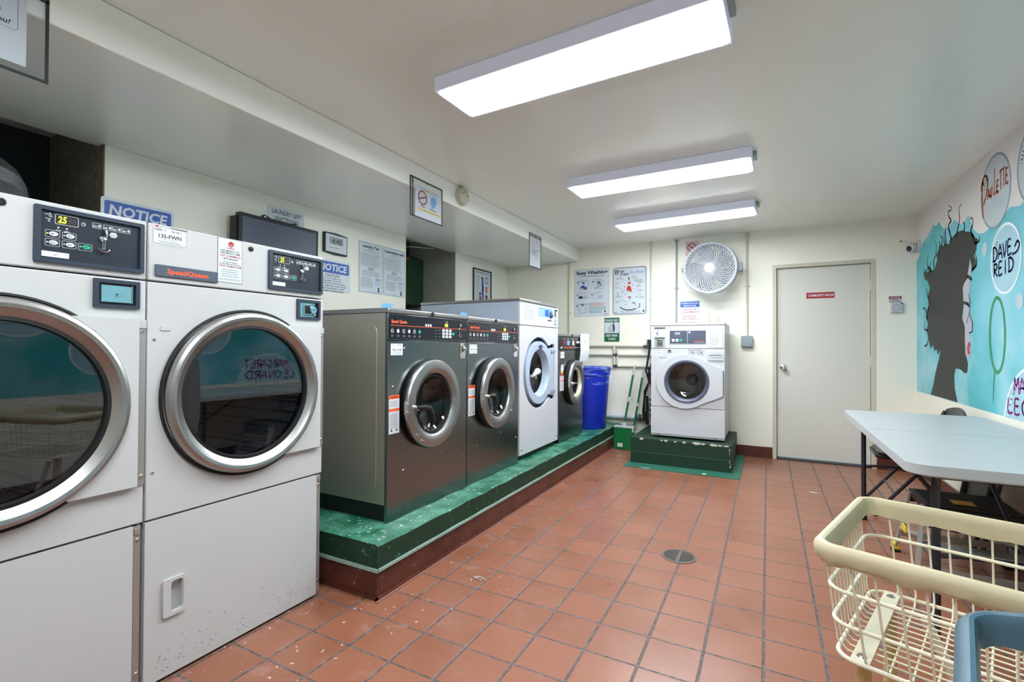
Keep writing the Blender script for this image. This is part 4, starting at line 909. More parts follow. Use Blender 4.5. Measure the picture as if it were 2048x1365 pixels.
# ---- posters and signs
def board(t, w_, h, mt='signwhite', th=.003, r=.006, border=None, z0=.0005):
    b = MB(); b.plate(rrect(0, 0, w_, h, r), z0, th, mt)
    if border:
        o_, i_, c_ = border; b.plate(rrect(o_, o_, w_ - o_, h - o_, r + .004), th, th + .0004, c_, holes=[rrect(o_ + i_, o_ + i_, w_ - o_ - i_, h - o_ - i_, r)])
    return b.build('board', t)
W_, H_ = .462, .602
t = wall_thing('laundry_poster', 'white washing instruction poster with blue machine drawings', 'poster', -2.190, 1.560); board(t, W_, H_, r=.002, border=(.004, .002, 'inkgrey'))
b = MB(); z = .0040; b.text('Easy Washing', .235, .535, .040, 'inkblue', z, w=.40, bold=.035); b.greek(.04, .505, .42, .006, .01, 1, 'inkblue', z, 'C'); b.build('title', t, smooth=False)
b = MB()
for q, (x, y, kind) in enumerate(((.055, .345, 0), (.255, .345, 1), (.055, .225, 2), (.245, .225, 3), (.045, .045, 4))):
    b.plate([(x - .018, y + .10 - .02 * (kind in (2, 3)) * 2), (x - .004, y + .10 - .04 * (kind in (2, 3))), (x + .002, y + .085 - .04 * (kind in (2, 3))), (x - .010, y + .08 - .04 * (kind in (2, 3)))], .003, z, 'ink')
    b.greek(x + .01, y + (.115 if kind in (0, 1, 4) else .075), x + .13, .0035, .008, 2, 'inkgrey', z)
    if kind in (0, 1, 4):
        hh = .095 if kind != 4 else .115
        pts = [(x, y + hh), (x + .135, y + hh), (x + .12, y), (x + .015, y)]; b.ribbon(pts + [pts[0]], .0055, .003, 'skyblue')
        b.plate([(x + .05, y + hh - .006), (x + .085, y + hh - .006), (x + .08, y + hh - .022), (x + .055, y + hh - .022)], .003, z, 'ink')
        if kind == 0: b.plate([(x + .02, y + .02), (x + .05, y + .05), (x + .075, y + .055), (x + .10, y + .02), (x + .06, y + .01)], z, z + .0003, 'blue'); b.plate([(x + .07, y - .005), (x + .115, y + .0), (x + .11, y + .035), (x + .09, y + .03)], z, z + .0004, 'maroon'); b.ribbon([(x + .0, y + .0), (x + .02, y - .012), (x + .09, y - .012)], .005, .003, 'pink')
        if kind == 1: b.ribbon([(x + .025, y + .01), (x + .06, y + .02), (x + .11, y + .04), (x + .08, y + .055), (x + .05, y + .035), (x + .11, y + .07)], .006, .003, 'ink'); b.ribbon([(x + .04, y + .06), (x + .10, y + .075)], .008, .003, 'ink')
        if kind == 4: b.ribbon(circ(x + .068, y + .045, .030, 18) + [(x + .098, y + .045)], .004, .003, 'pink'); b.ribbon([(x + .03, y + .09), (x + .03, y + .02)], .003, .003, 'blue'); b.ribbon([(x + .105, y + .09), (x + .105, y + .02)], .003, .003, 'blue')
    else:
        b.ribbon([(x, y), (x + .13, y), (x + .13, y + .04), (x, y + .04), (x, y)], .004, .003, 'skyblue'); b.plate([(x + .006, y + .006), (x + .06, y + .006), (x + .06, y + .034), (x + .006, y + .034)], .003, z, 'inkblue' if kind == 2 else 'signwhite'); b.greek(x + .07, y + .022, x + .125, .004, .008, 2, 'ink', z)
b.greek(.20, .165, .43, .004, .010, 4, 'redtxt', z); b.greek(.20, .120, .44, .0035, .009, 5, 'greenpaint', z); b.greek(.20, .07, .38, .0035, .009, 4, 'blue', z)
b.text('CSC', .395, .018, .014, 'ink', z, 'L', w=.035, bold=.03); b.plate([(.436, .025), (.441, .030), (.446, .025), (.441, .020)], .003, z, 'blue'); b.plate([(.395, .05), (.42, .05), (.41, .065), (.415, .075), (.40, .075)], .003, z, 'ink'); b.build('print', t, smooth=False)
t = wall_thing('laundry_poster', 'white stain removal poster with a rounded dark border and a red dress figure', 'poster', -1.694, 1.566); W_, H_ = .424, .590; board(t, W_, H_, r=.03, border=(.010, .006, 'navy'))
b = MB(); b.plate([(.035, .500), (.075, .500), (.075, .555), (.035, .555)], .003, z, 'inkblue'); b.text('S', .055, .508, .036, 'signwhite', z + .0004, bold=.03); b.text('TAIN', .115, .520, .026, 'ink', z, w=.07, bold=.03); b.text('STAIN', .150, .483, .028, 'ink', z, w=.10, bold=.03, shear=.1)
b.text('Go Away', .305, .505, .036, 'skyblue', z, w=.19, bold=.015, shear=.45); b.build('title', t, smooth=False)
b = MB()
b.plate([(.195, .455), (.215, .455), (.212, .43), (.222, .42), (.205, .42)], .003, z, 'ink'); b.plate([(.190, .400), (.235, .400), (.222, .375), (.202, .372)], .003, z, 'redtxt'); b.plate([(.190, .355), (.228, .350), (.245, .275), (.215, .290), (.178, .300)], .003, z, 'redtxt')
b.ribbon([(.178, .300), (.190, .355)], .003, .003, 'ink'); b.plate([(.195, .225), (.235, .225), (.215, .195)], .003, z, 'redtxt'); b.plate([(.214, .205), (.224, .215), (.208, .165)], .003, z, 'ink')
b.ribbon([(.10, .10), (.13, .075), (.18, .062), (.24, .062), (.29, .075)], .012, .003, 'ink'); b.ribbon([(.335, .14), (.34, .10), (.315, .085)], .008, .003, 'ink'); b.ribbon([(.245, .155), (.27, .135), (.285, .15)], .008, .003, 'ink'); b.ribbon([(.08, .345), (.12, .31), (.16, .25), (.175, .245)], .003, .003, 'ink'); b.ribbon([(.10, .18), (.15, .175), (.19, .15)], .003, .003, 'ink')
for x, y, c_ in ((.13, .275, 'redtxt'), (.155, .345, 'maroon'), (.255, .36, 'ink'), (.29, .12, 'redtxt'), (.17, .125, 'ink'), (.185, .28, 'inkblue'), (.30, .215, 'ink'), (.16, .31, 'blue')): b.plate(circ(x, y, .006, 8), .003, z, c_)
b.ribbon([(.065, .28), (.075, .255), (.07, .245)], .007, .003, 'polegreen'); b.ribbon([(.345, .265), (.335, .24)], .006, .003, 'inkgrey')
for x, y, e in ((.05, .455, .15), (.04, .40, .09), (.035, .345, .07), (.27, .425, .38), (.30, .36, .36), (.32, .30, .38), (.33, .22, .39), (.04, .235, .12), (.04, .17, .10), (.24, .465, .31), (.30, .40, .40)): b.greek(x, y, e, .004, .009, 3, 'inkgrey', z)
for pts in ([(.12, .40), (.15, .42), (.19, .425)], [(.27, .425), (.25, .42)], [(.29, .345), (.31, .33), (.30, .29)], [(.31, .30), (.30, .25), (.31, .2)], [(.25, .31), (.30, .325)]): b.ribbon(pts, .0018, .003, 'inkgrey')
b.greek(.11, .048, .36, .004, .012, 3, 'inkgrey', z); b.text('CSC', .03, .028, .014, 'ink', z, 'L', w=.035, bold=.03); b.plate([(.37, .035), (.40, .035), (.385, .05), (.395, .06), (.375, .06)], .003, z, 'ink'); b.build('print', t, smooth=False)
t = wall_thing('rubbish_sign', 'green and white sign with a figure using a bin, asking to keep the area clean', 'sign', -1.793, 1.242); W_, H_ = .190, .295; board(t, W_, H_, 'green', r=.004)
b = MB(); b.plate([(.004, .106), (.186, .106), (.186, .238), (.004, .238)], .003, .0035, 'signwhite'); z = .0042; b.text('PLEASE HELP', .095, .250, .028, 'signwhite', z, w=.168, bold=.03); b.text('KEEP AREA', .095, .064, .026, 'signwhite', z, w=.150, bold=.03); b.text('CLEAN', .095, .022, .026, 'signwhite', z, w=.09, bold=.03)
b.plate(circ(.117, .222, .010, 12), .0035, z, 'ink'); b.plate([(.105, .208), (.128, .210), (.134, .165), (.128, .118), (.120, .118), (.118, .155), (.110, .118), (.101, .118), (.108, .165)], .0035, z, 'ink'); b.ribbon([(.108, .203), (.090, .195), (.078, .198)], .006, .0035, 'ink')
b.ribbon([(.052, .178), (.092, .178), (.086, .120), (.058, .120), (.052, .178)], .003, .0035, 'inkgrey')
for q in range(4): b.ribbon([(.058 + q * .009, .178), (.061 + q * .007, .120)], .0018, .0035, 'inkgrey'); b.ribbon([(.054 + q * .001, .166 - q * .013), (.090 - q * .001, .166 - q * .013)], .0018, .0035, 'inkgrey')
b.build('print', t, smooth=False)
t = wall_thing('no_smoking_sign', 'small pale sign with a red no smoking ring half behind the fan', 'sign', -.832, 2.225); board(t, .145, .165, 'pink', r=.003, border=(.003, .002, 'redtxt'))
b = MB(); b.plate(circ(.066, .096, .050, 28), .003, .0036, 'maroon', holes=[circ(.066, .096, .040, 28)]); b.ribbon([(.034, .126), (.10, .066)], .010, .003, 'maroon'); b.ribbon([(.035, .085), (.09, .105)], .007, .0028, 'ink'); b.build('print', t, smooth=False)
t = wall_thing('washing_instruction_sign', 'blue-headed sign with red writing partly hidden by the top of the white washer', 'sign', -.892, 1.345); W_, H_ = .210, .362; board(t, W_, H_, 'signwhite', r=.004, border=(.001, .003, 'skyblue'))
b = MB(); b.box(.004, .292, .003, .206, .356, .0038, 'blue'); z = .0044; b.text('WASHING MACHINE', .105, .328, .018, 'signwhite', z, w=.185, bold=.02); b.text('INSTRUCTIONS', .105, .300, .018, 'signwhite', z, w=.14, bold=.02)
for s_, y, ww in (('Please Do Not', .258, .145), ('Overload Machines', .228, .185), ('They Will Not', .180, .145), ('Spin Properly', .152, .150), ('2/3 or 3/4 Full Only', .108, .18)): b.text(s_, .105, y, .019, 'signred', z, w=ww, bold=.01)
b.build('print', t, smooth=False)
t = thing('door_sign', 'narrow red sign with white capitals on the back door', 'sign', (.357, YB + .038, 1.690), FACE_Y); board(t, .246, .060, 'signred', th=.002, r=.002); b = MB(); b.text('COMMUNITY ROOM', .127, .018, .024, 'signwhite', .0024, w=.222, bold=.03); b.build('lettering', t, smooth=False)
t = wall_thing('emergency_button', 'small white call button unit between the back door and the mural', 'call button', 1.040, 1.518); b = MB(); b.box(.006, 0, .0005, .106, .100, .025, 'appl'); b.build('housing', t, bev=.008, seg=3)
b = MB(); b.plate(circ(.055, .050, .030, 28), .025, .0256, 'inkgrey', holes=[circ(.055, .05, .026, 28)]); b.greek(.042, .048, .07, .004, .008, 1, 'skyblue', .0256); b.cyl(.095, .088, .025, .027, .007, 'inkblue', 12); b.build('push_button', t)
t = wall_thing('emergency_sign', 'tiny red and white sign directly above the call button', 'sign', 1.040, 1.620); board(t, .098, .060, 'signwhite', th=.002, r=.001, border=(0, .002, 'signred')); b = MB(); b.box(.001, .030, .002, .097, .059, .0026, 'signred'); z = .003
for s_, y, c_ in (('EMERGENCY', .045, 'signwhite'), ('CALL BUTTON', .033, 'signwhite'), ('PUSH', .019, 'inkblue'), ('FOR HELP', .006, 'inkblue')): b.text(s_, .049, y, .009, c_, z, w=.04 if s_ == 'PUSH' else .078, bold=.02)
b.build('lettering', t, smooth=False)
# security camera in the corner
t = thing('security_camera', 'white dome security camera high in the corner by the mural', 'camera', (1.2525, 5.735, 2.125), FACE_NX)
b = MB(); b.lathe([(.055, .0005), (.055, .018), (.048, .024), (0, .024)], 0, 0, 'appl', 28); b.build('mount_base', t)
tf = Matrix.Translation((0, -.008, .055)) @ Matrix.Rotation(radians(35), 4, 'Y') @ Matrix.Rotation(radians(14), 4, 'X')
b = MB(); b.lathe([(.034, -.04), (.046, -.02), (.050, .004), (.046, .024), (.038, .034)], 0, 0, 'appl', 28, tf=tf); b.build('camera_ball', t)
b = MB(); b.lathe([(.038, .0335), (.027, .037)], 0, 0, 'appl', 24, tf=tf); b.lathe([(.027, .036), (.024, .040), (0, .042)], 0, 0, 'panel', 24, tf=tf); b.build('lens', t)
b = MB(); b.tube([(.0, .03, .03), (-.03, .055, .07), (-.08, .075, .10), (-.105, .08, .118)], .003, 'framepaint', 6); b.cyl(0, 0, 0, .002, .009, 'black', 10, tf=Matrix.Translation((-.110, .080, .118)) @ Matrix.Rotation(pi / 2, 4, 'Y')); b.build('cable', t)

# ------------------------------------------------------------------ left wall and soffit
def left(name, label, cat, y, z, x=XL): return thing(name, label, cat, (x, y, z), FACE_X)
def notice(t, w_, h, hl):
    board(t, w_, h, 'signwhite', th=.003, r=.012)
    b = MB(); b.plate(rrect(.016, h - hl - .016, w_ - .016, h - .016, .010), .003, .0036, 'blue'); b.text('NOTICE', w_ / 2, h - hl - .016 + hl * .22, hl * .58, 'signwhite', .0042, w=w_ * .80, bold=.03, shear=.12); b.build('heading', t, smooth=False)
    b = MB(); y = h - hl - .045
    for s_, hh, ww in (('CAUTION', .020, .40), ('DO NOT OVERLOAD', .011, .50), ('WASHERS OR DRYERS', .011, .52), ('CLOTHES WILL NOT BE CLEAN', .011, .72), ('DRYING TIME WILL TAKE LONGER', .011, .80), ('OVERLOADING MAY CAUSE', .011, .66), ('EQUIPMENT BREAKDOWNS', .011, .66)):
        b.text(s_, w_ * .47, y, hh, 'ink' if hh > .015 else 'inkblue', .0036, w=w_ * ww, bold=.015); y -= .0205
    b.build('lettering', t, smooth=False)
t = left('notice_sign', 'blue and white notice sign mostly hidden behind the dryer tops, only its heading showing', 'sign', 1.252, 1.74); notice(t, .362, .238, .095)
t = left('notice_sign', 'blue and white caution notice under the digital clock', 'sign', 2.640, 1.628); notice(t, .366, .252, .092)
t = left('laundry_left_sign', 'small white sign with black capitals partly covered by the black monitor', 'sign', 2.230, 2.005); board(t, .305, .185, 'signwhite', th=.003, r=.006); b = MB()
for s_, y, ww in (('LAUNDRY LEFT', .132, .245), ('UNATTENDED', .084, .21), ('WILL BE REMOVED', .036, .27)): b.text(s_, .155, y, .033, 'ink', .0036, w=ww, bold=.01)
b.build('lettering', t, smooth=False)
# monitor on the wall
t = thing('wall_monitor', 'black flat screen monitor hung on the wall above the dryers', 'monitor', (XL, 1.945, 1.668), FACE_X)
tf = Matrix.Translation((0, 0, .10)) @ Matrix.Rotation(radians(1), 4, 'X')
b = MB(); b.plate(rrect(.0, .0, .628, .385, .008), -.03, .012, 'black', tf=tf); b.box(-.01, .06, -.07, .03, .36, -.005, 'black', tf); b.box(.1, .05, -.095, .5, .33, -.03, 'black'); b.build('casing', t, bev=.003)
b = MB(); b.box(.022, .03, .012, .606, .362, .0135, 'slate', tf); b.build('screen', t)
b = MB(); b.plate([(.15, .37), (.165, .398), (.185, .410), (.215, .400), (.235, .392), (.40, .392), (.42, .402), (.445, .400), (.46, .37)], -.006, .004, 'black', tf=tf); b.lathe([(.006, .004), (0, .006)], .19, .395, 'chrome', 8, tf=tf); b.lathe([(.006, .004), (0, .006)], .44, .389, 'chrome', 8, tf=tf); b.build('mount_tab', t)
# clock
t = left('digital_clock', 'silver and black digital clock above the caution notice', 'clock', 2.712, 1.925); b = MB()
b.plate([(0, .012), (.12, 0), (.243, .004), (.243, .168), (.12, .178), (0, .172)], .001, .022, 'black'); b.build('casing', t, bev=.004)
b = MB(); b.plate([(.014, .018), (.232, .016), (.232, .158), (.014, .162)], .022, .026, 'palegrey'); b.build('face_plate', t, bev=.002)
b = MB(); b.box(.050, .062, .026, .190, .140, .0266, 'pipegrey'); b.text('4:40', .125, .088, .042, 'ink', .0272, w=.10, bold=0, shear=.08); b.box(.045, .060, .0266, .188, .080, .0275, 'paper'); b.greek(.05, .052, .19, .003, .01, 1, 'ink', .0272); b.build('display', t, smooth=False)
def tips(name, label, y, title, narrow):
    t = left(name, label, 'poster', y, 1.650); W_, H_ = .300, .455
    board(t, W_, H_, r=.004, border=(.006, .0025, 'inkblue')); z = .0040
    b = MB(); b.text(title, W_ / 2, .405, .024, 'inkblue', z, w=.262 if narrow else .205, bold=.03); b.build('title', t, smooth=False)
    b = MB(); b.greek(.10, .390, .20, .0045, .01, 1, 'redtxt', z, 'C'); b.greek(.05, .378, .25, .003, .008, 2, 'inkgrey', z, 'C'); b.greek(.022, .352, .275, .0028, .0085, 14, 'inkgrey', z); b.greek(.11, .226, .19, .004, .009, 3, 'ink', z, 'C')
    b.greek(.03, .196, .27, .0028, .0085, 6, 'inkgrey', z, 'C'); b.greek(.02, .135, .18, .0025, .0075, 12, 'inkgrey', z, 'C'); b.text('CSC', .205, .124, .015, 'inkblue', z, 'L', w=.055, bold=.03); b.plate([(.268, .131), (.274, .137), (.280, .131), (.274, .125)], .003, z, 'inkblue'); b.greek(.20, .112, .285, .003, .007, 6, 'skyblue', z)
    b.plate([(.235, .018), (.262, .018), (.250, .040), (.258, .060), (.240, .060)], .003, z, 'ink'); b.build('print', t, smooth=False)
tips('laundry_tips_poster', 'pale blue laundry tips poster in English, dark serif style title', 3.100, 'Laundry Tips', False)
tips('laundry_tips_poster', 'pale blue Spanish laundry advice poster at the edge of the dark recess', 3.408, 'Consejos de lavado y secado', True)
# framed people poster
t = left('framed_poster', 'black framed poster with blue figures above the tall white washer', 'poster', 4.950, 1.66); W_, H_ = .430, .475
b = MB(); b.plate(rrect(0, 0, W_, H_, .002), .0005, .016, 'black', holes=[[(.014, .014), (W_ - .014, .014), (W_ - .014, H_ - .014), (.014, H_ - .014)]]); b.build('frame', t)
b = MB(); b.box(.013, .013, .001, W_ - .013, H_ - .013, .006, 'signwhite'); b.build('sheet', t)
b = MB(); z = .0068; b.text('The Washer User', .22, .425, .018, 'ink', z, w=.33, bold=.02); b.greek(.04, .39, .18, .004, .014, 26, 'inkgrey', z)
b.plate([(.20, .36), (.235, .35), (.25, .27), (.245, .05), (.215, .03), (.20, .24)], .006, z, 'blue'); b.plate(circ(.215, .365, .022, 12), .006, z, 'maroon'); b.plate(circ(.315, .35, .045, 20), .006, z, 'inkgrey', holes=[circ(.315, .35, .030, 20)]); b.plate([(.29, .27), (.34, .27), (.335, .19), (.30, .19)], .006, z, 'orangepaint'); b.plate(circ(.315, .14, .030, 12), .006, z, 'maroon'); b.plate([(.28, .10), (.35, .10), (.36, .02), (.28, .02)], .006, z, 'pink'); b.plate(circ(.165, .17, .022, 12), .006, z, 'ink'); b.plate([(.145, .14), (.19, .14), (.195, .03), (.15, .03)], .006, z, 'maroon'); b.plate([(.225, .30), (.245, .26), (.24, .20), (.22, .22)], z, z + .0004, 'inkblue'); b.build('print', t, smooth=False)
# clear sleeves on the soffit face
def sleeve(label, y, z0, w_, h, kind):
    t = thing('sign_sleeve', label, 'hanging sign', (XS + .001, y, z0), FACE_X); e = .009
    b = MB(); b.plate([(0, 0), (w_, 0), (w_, h), (0, h)], .001, .004, 'ink', holes=[[(e, e), (w_ - e, e), (w_ - e, h - e), (e, h - e)]])
    if kind == 'pets': b.box(.024, 0, .001, .032, h, .004, 'ink')
    if kind == 'thanks': b.box(0, h - .030, .001, w_, h - .024, .004, 'ink')
    b.build('edging', t)
    MB().box(e, e, .0028, w_ - e, h - e, .0034, 'plastic').build('clear_cover', t)
    b = MB(); z = .0023
    if kind == 'pets':
        b.box(.055, .008, .001, w_ - .010, h - .045, .002, 'paper'); b.build('sheet', t); b = MB(); cx = (w_ + .05) / 2
        b.text('YOUR PET NOT ALLOWED', cx, h - .068, .010, 'inkgrey', z, w=.20); b.box(cx - .035, h - .072, .002, cx, h - .055, z - .0001, 'yellow')
        b.plate(circ(.135, .150, .050, 28), .002, z + .0006, 'maroon', holes=[circ(.135, .150, .040, 28)]); b.ribbon([(.095, .135), (.175, .165)], .011, z, 'maroon'); b.plate([(.115, .165), (.135, .185), (.150, .180), (.155, .160), (.13, .160)], .002, z, 'palegrey'); b.plate([(.12, .130), (.15, .142), (.155, .125), (.13, .118)], .002, z, 'palegrey')
        b.plate([(.225, .165), (.245, .190), (.27, .178), (.29, .19), (.295, .15), (.27, .11), (.24, .10), (.228, .13)], .002, z, 'skyblue'); b.ribbon([(.235, .19), (.24, .215), (.26, .21), (.265, .185)], .003, .002, 'skyblue'); b.ribbon([(.215, .092), (.290, .088)], .006, .002, 'ink'); b.ribbon([(.115, .092), (.160, .088)], .006, .002, 'ink')
        b.box(.075, .058, .002, w_ - .025, .072, z - .0001, 'yellow'); b.greek(.08, .063, w_ - .03, .004, .01, 1, 'inkgrey', z, 'C'); b.text('X', .02, .12, .001, 'ink', z)
    elif kind == 'note':
        b.box(.016, .010, .001, w_ - .016, h - .055, .002, 'paper'); b.build('sheet', t); b = MB(); b.box(.0, h - .030, .001, w_, h - .024, .0042, 'ink')
        b.greek(.06, h - .105, .15, .006, .016, 1, 'redtxt', z); b.text('Please', .11, h - .140, .014, 'signred', z, w=.06); b.text('Report all', .14, h - .165, .013, 'ink', z, w=.15, bold=.02); b.text('Machine', .13, h - .188, .013, 'ink', z, w=.11, bold=.02); b.text('problems', .14, h - .211, .013, 'ink', z, w=.12, bold=.02); b.greek(.14, h - .235, .22, .005, .01, 1, 'inkgrey', z)
    else:
        b.box(.02, .03, .001, w_ - .055, h - .01, .002, 'paper'); b.build('sheet', t); b = MB()
        b.plate(rrect(.05, .135, w_ - .075, h - .03, .01), .002, z, 'inkgrey', holes=[rrect(.0515, .1365, w_ - .0765, h - .0315, .009)])
        for s_, y_ in (('Please do not overload', .245), ('washers', .213), ('or dryers', .181)): b.text(s_, w_ - .115, y_, .018, 'ink', z, 'R', bold=.03)
        b.text('Thank You!', w_ - .092, .148, .016, 'ink', z, 'R', bold=.02, shear=.3)
    b.build('print', t, smooth=False); b = MB(); b.cyl(w_ * .5, h - .018, .0045, .009, .006, 'chrome', 12); b.build('push_pin', t)
sleeve('clear sleeve sign with a red prohibition ring and a blue drawing', 2.545, 2.063, .365, .272, 'pets')
sleeve('narrow clear sleeve sign holding a short printed note, closest to the back wall', 4.385, 1.993, .290, .342, 'note')
sleeve('large white thank you notice in a black-edged sleeve, cut off by the picture corner', .335, 2.048, .360, .30, 'thanks')
# smoke detector
t = thing('smoke_detector', 'round yellowed smoke detector on the soffit face', 'smoke detector', (XS, 3.155, 2.352), FACE_X); b = MB()
b.lathe([(.074, .0005), (.074, .012), (.066, .016)], 0, 0, 'detector', 40); b.build('base', t)
b = MB(); b.lathe([(.066, .014), (.068, .030), (.058, .042), (.02, .046), (0, .046)], 0, 0, 'detector', 40)
for a in (0.3, 1.4, 2.6): b.cyl(.035 * cos(a), .035 * sin(a), .042, .0475, .006, 'inner', 8)
b.build('cover', t)
# recess contents
t = thing('exhaust_duct', 'dark ribbed flexible exhaust duct rising behind the dryers', 'duct', (-2.90, .745, 1.60)); b = MB()
path = [(0, 0, 0), (0, 0, .08), (-.02, .01, .17), (-.09, .02, .26), (-.22, .02, .32), (-.45, .02, .35), (-.78, .02, .36)]; P = []; rs = []
for i in range(len(path) - 1):
    for q in range(10):
        f = q / 10; P.append(tuple(path[i][c] * (1 - f) + path[i + 1][c] * f for c in range(3)))
P.append(path[-1]); rs = [.135 + (.006 if i % 2 else -.004) for i in range(len(P))]
b.tube(P, .15, 'duct', 28, rs=rs); b.build('duct_hose', t)
t = thing('green_cabinet', 'dark green metal unit hanging in the deep recess', 'cabinet', (-3.80, 3.98, 1.60)); b = MB(); b.box(-.025, -.21, .05, .195, .592, .60, 'greencab'); b.build('body', t, bev=.012); b = MB(); b.tube([(.1, .3, .05), (.1, .3, -.3)], .02, 'pipegrey', 8); b.build('pipe', t); b = MB(); b.tube([(.20, .0, .50), (.26, .1, .52), (.30, .2, .55)], .006, 'orange', 6); b.build('wire', t)
t = thing('wire_reel', 'small dark red fitting with a loose wire at the top of the deep recess', 'fitting', (-3.40, 3.80, 2.20)); b = MB(); b.tube([(-.06, 0, 0), (.06, 0, 0)], .045, 'maroon', 14); b.build('spool', t); b = MB(); b.tube([(.04, .02, 0), (.12, .2, .02), (.15, .5, .05)], .003, 'cream', 6); b.tube([(0, 0, -.04), (.02, .08, -.14), (0, .10, -.22), (-.02, 0, -.20)], .003, 'inkgrey', 6); b.box(-.07, -.05, .03, .07, .05, .2295, 'black'); b.build('wire', t)
# little blue tags standing on the washer tops
for lab, x, y, z in (('pale blue plastic tag on top of the steel washer beside the dryers', -1.90, 2.03, PZ + 1.1285), ('pale blue plastic tag on top of the steel washer beside the tall white one', -1.90, 2.80, PZ + 1.1265)):
    t = thing('blue_tag', lab, 'tag', (x, y, z), FACE_X); b = MB(); b.add([(0, 0, 0), (.085, 0, 0), (.088, .034, .015), (.010, .038, .015), (0, 0, -.003), (.085, 0, -.003), (.088, .034, .012), (.010, .038, .012)], [(0, 1, 2, 3), (7, 6, 5, 4), (0, 4, 5, 1), (1, 5, 6, 2), (2, 6, 7, 3), (3, 7, 4, 0)], 'skyblue'); b.build('tag', t, smooth=False)
# paper taped to the small washer
t = thing('taped_paper', 'long white paper note hanging from the top corner of the small steel washer', 'paper', (-1.745, 4.775, 1.02), FACE_X); b = MB(); n = 12; vs = []
for i in range(n + 1):
    f = i / n; y = f * .296; zz = .012 + .010 * sin(f * 5) ; x0 = .0 + .075 * f ** 1.5; vs += [(x0, y, zz), (x0 + .235 + .02 * f, y + .006, zz + .012)]
vs += [(x + 0, y, zz - .0012) for x, y, zz in vs]; m_ = 2 * (n + 1)
fs = [(2 * i, 2 * i + 1, 2 * i + 3, 2 * i + 2) for i in range(n)] + [(m_ + 2 * i + 2, m_ + 2 * i + 3, m_ + 2 * i + 1, m_ + 2 * i) for i in range(n)]
b.add(vs, fs, 'paper'); b.build('sheet', t); b = MB(); b.text('OUT OF', .125, .235, .014, 'inkgrey', .032, w=.06); b.text('ORDER', .12, .205, .014, 'inkgrey', .034, w=.07, bold=.02); b.ribbon([(.10, .272), (.11, .268), (.108, .258), (.118, .262)], .004, .032, 'ink'); b.build('print', t, smooth=False)
# ------------------------------------------------------------------ blue bin, dustpan and broom
t = thing('waste_bin', 'large round blue waste bin with a clear bag over its rim', 'bin', (-1.845, 5.36, PZ + .001))
b = MB(); b.lathe([(0, .0), (.205, .0), (.21, .008), (.252, .60), (.258, .60), (.262, .615), (.262, .66), (.272, .668), (.272, .690), (.262, .694), (.250, .684), (.205, .02), (0, .02)], 0, 0, 'bluebin', 64); b.build('body', t)
b = MB(); vs = []; n = 56; rows = 7
for r_ in range(rows):
    for i in range(n):
        a = 2 * pi * i / n; f = r_ / (rows - 1); drop = (.125 + .065 * cos(a + .5) + .012 * sin(a * 5)) * f
        rr = .277 + .006 * sin(a * 11 + f * 3) + (.02 + .03 * (cos(a) * .5 + .5)) * f * (1.2 - f * .4); vs.append((rr * cos(a), rr * sin(a), .700 - drop + (.0 if r_ else .004)))
fs = [(r_ * n + i, r_ * n + (i + 1) % n, (r_ + 1) * n + (i + 1) % n, (r_ + 1) * n + i) for r_ in range(rows - 1) for i in range(n)]
b.add(vs, fs, 'film'); b.lathe([(.279, .702), (.27, .706), (.24, .69), (.235, .5)], 0, 0, 'film', 48); b.build('bag', t)
t = thing('upright_dustpan', 'green upright dustpan with a long pole and white collar beside the pedestal', 'dustpan', (-1.467, 5.50, 0.002)); 
b = MB(); hw = .105
b.add([(-hw, .0, 0), (hw, .0, 0), (hw + .008, .03, .255), (-hw - .008, .03, .255), (-hw, .09, 0), (hw, .09, 0), (hw + .008, .12, .27), (-hw - .008, .12, .27)], [(0, 1, 2, 3), (7, 6, 5, 4), (0, 4, 5, 1), (0, 3, 7, 4), (1, 5, 6, 2)], 'pangreen')
b.box(-.012, -.006, .02, .012, .004, .10, 'pangreen'); b.build('pan', t, bev=.006)
b = MB(); b.box(-hw - .010, .022, .245, hw + .010, .125, .262, 'appl'); b.box(hw - .004, .02, .20, hw + .012, .05, .25, 'appl'); b.build('pan_lip', t, bev=.003)
b = MB(); b.box(-.06, -.0075, .03, .0, -.0065, .075, 'palegrey'); b.plate(circ(-.035, .052, .028, 14, ry=.016), .0066, .0074, 'signwhite', tf=FACE_Y.to_4x4()); b.build('maker_label', t)
b = MB(); b.tube([(.0, .055, .27), (.088, .12, .855)], .0125, 'polegreen', 12); b.build('pole', t)
b = MB(); b.tube([(.0, .055, .255), (.004, .058, .31)], .022, 'appl', 12, rs=[.030, .016]); b.tube([(.088, .12, .850), (.104, .132, .965)], .014, 'appl', 12, rs=[.0145, .013]); b.tube([(.046, .080, .54), (.052, .084, .60)], .017, 'appl', 10); b.box(.055, .06, .555, .085, .09, .585, 'appl'); b.build('pole_fittings', t)
t = thing('lobby_broom', 'green poled broom with a white grip clipped to the upright dustpan', 'broom', (-1.375, 5.70, 0.002)); b = MB(); b.tube([(-.025, 0, .18), (.075, .03, .82)], .0115, 'polegreen', 12); b.build('pole', t)
b = MB(); b.tube([(.075, .03, .815), (.088, .034, .91)], .013, 'appl', 12); b.tube([(.022, .014, .48), (.028, .016, .52)], .015, 'appl', 10); b.build('grip', t)
b = MB(); b.box(-.09, -.025, .14, .07, .025, .19, 'appl'); b.box(-.085, -.02, 0, .065, .02, .14, 'rubber'); b.build('brush_head', t, bev=.004)

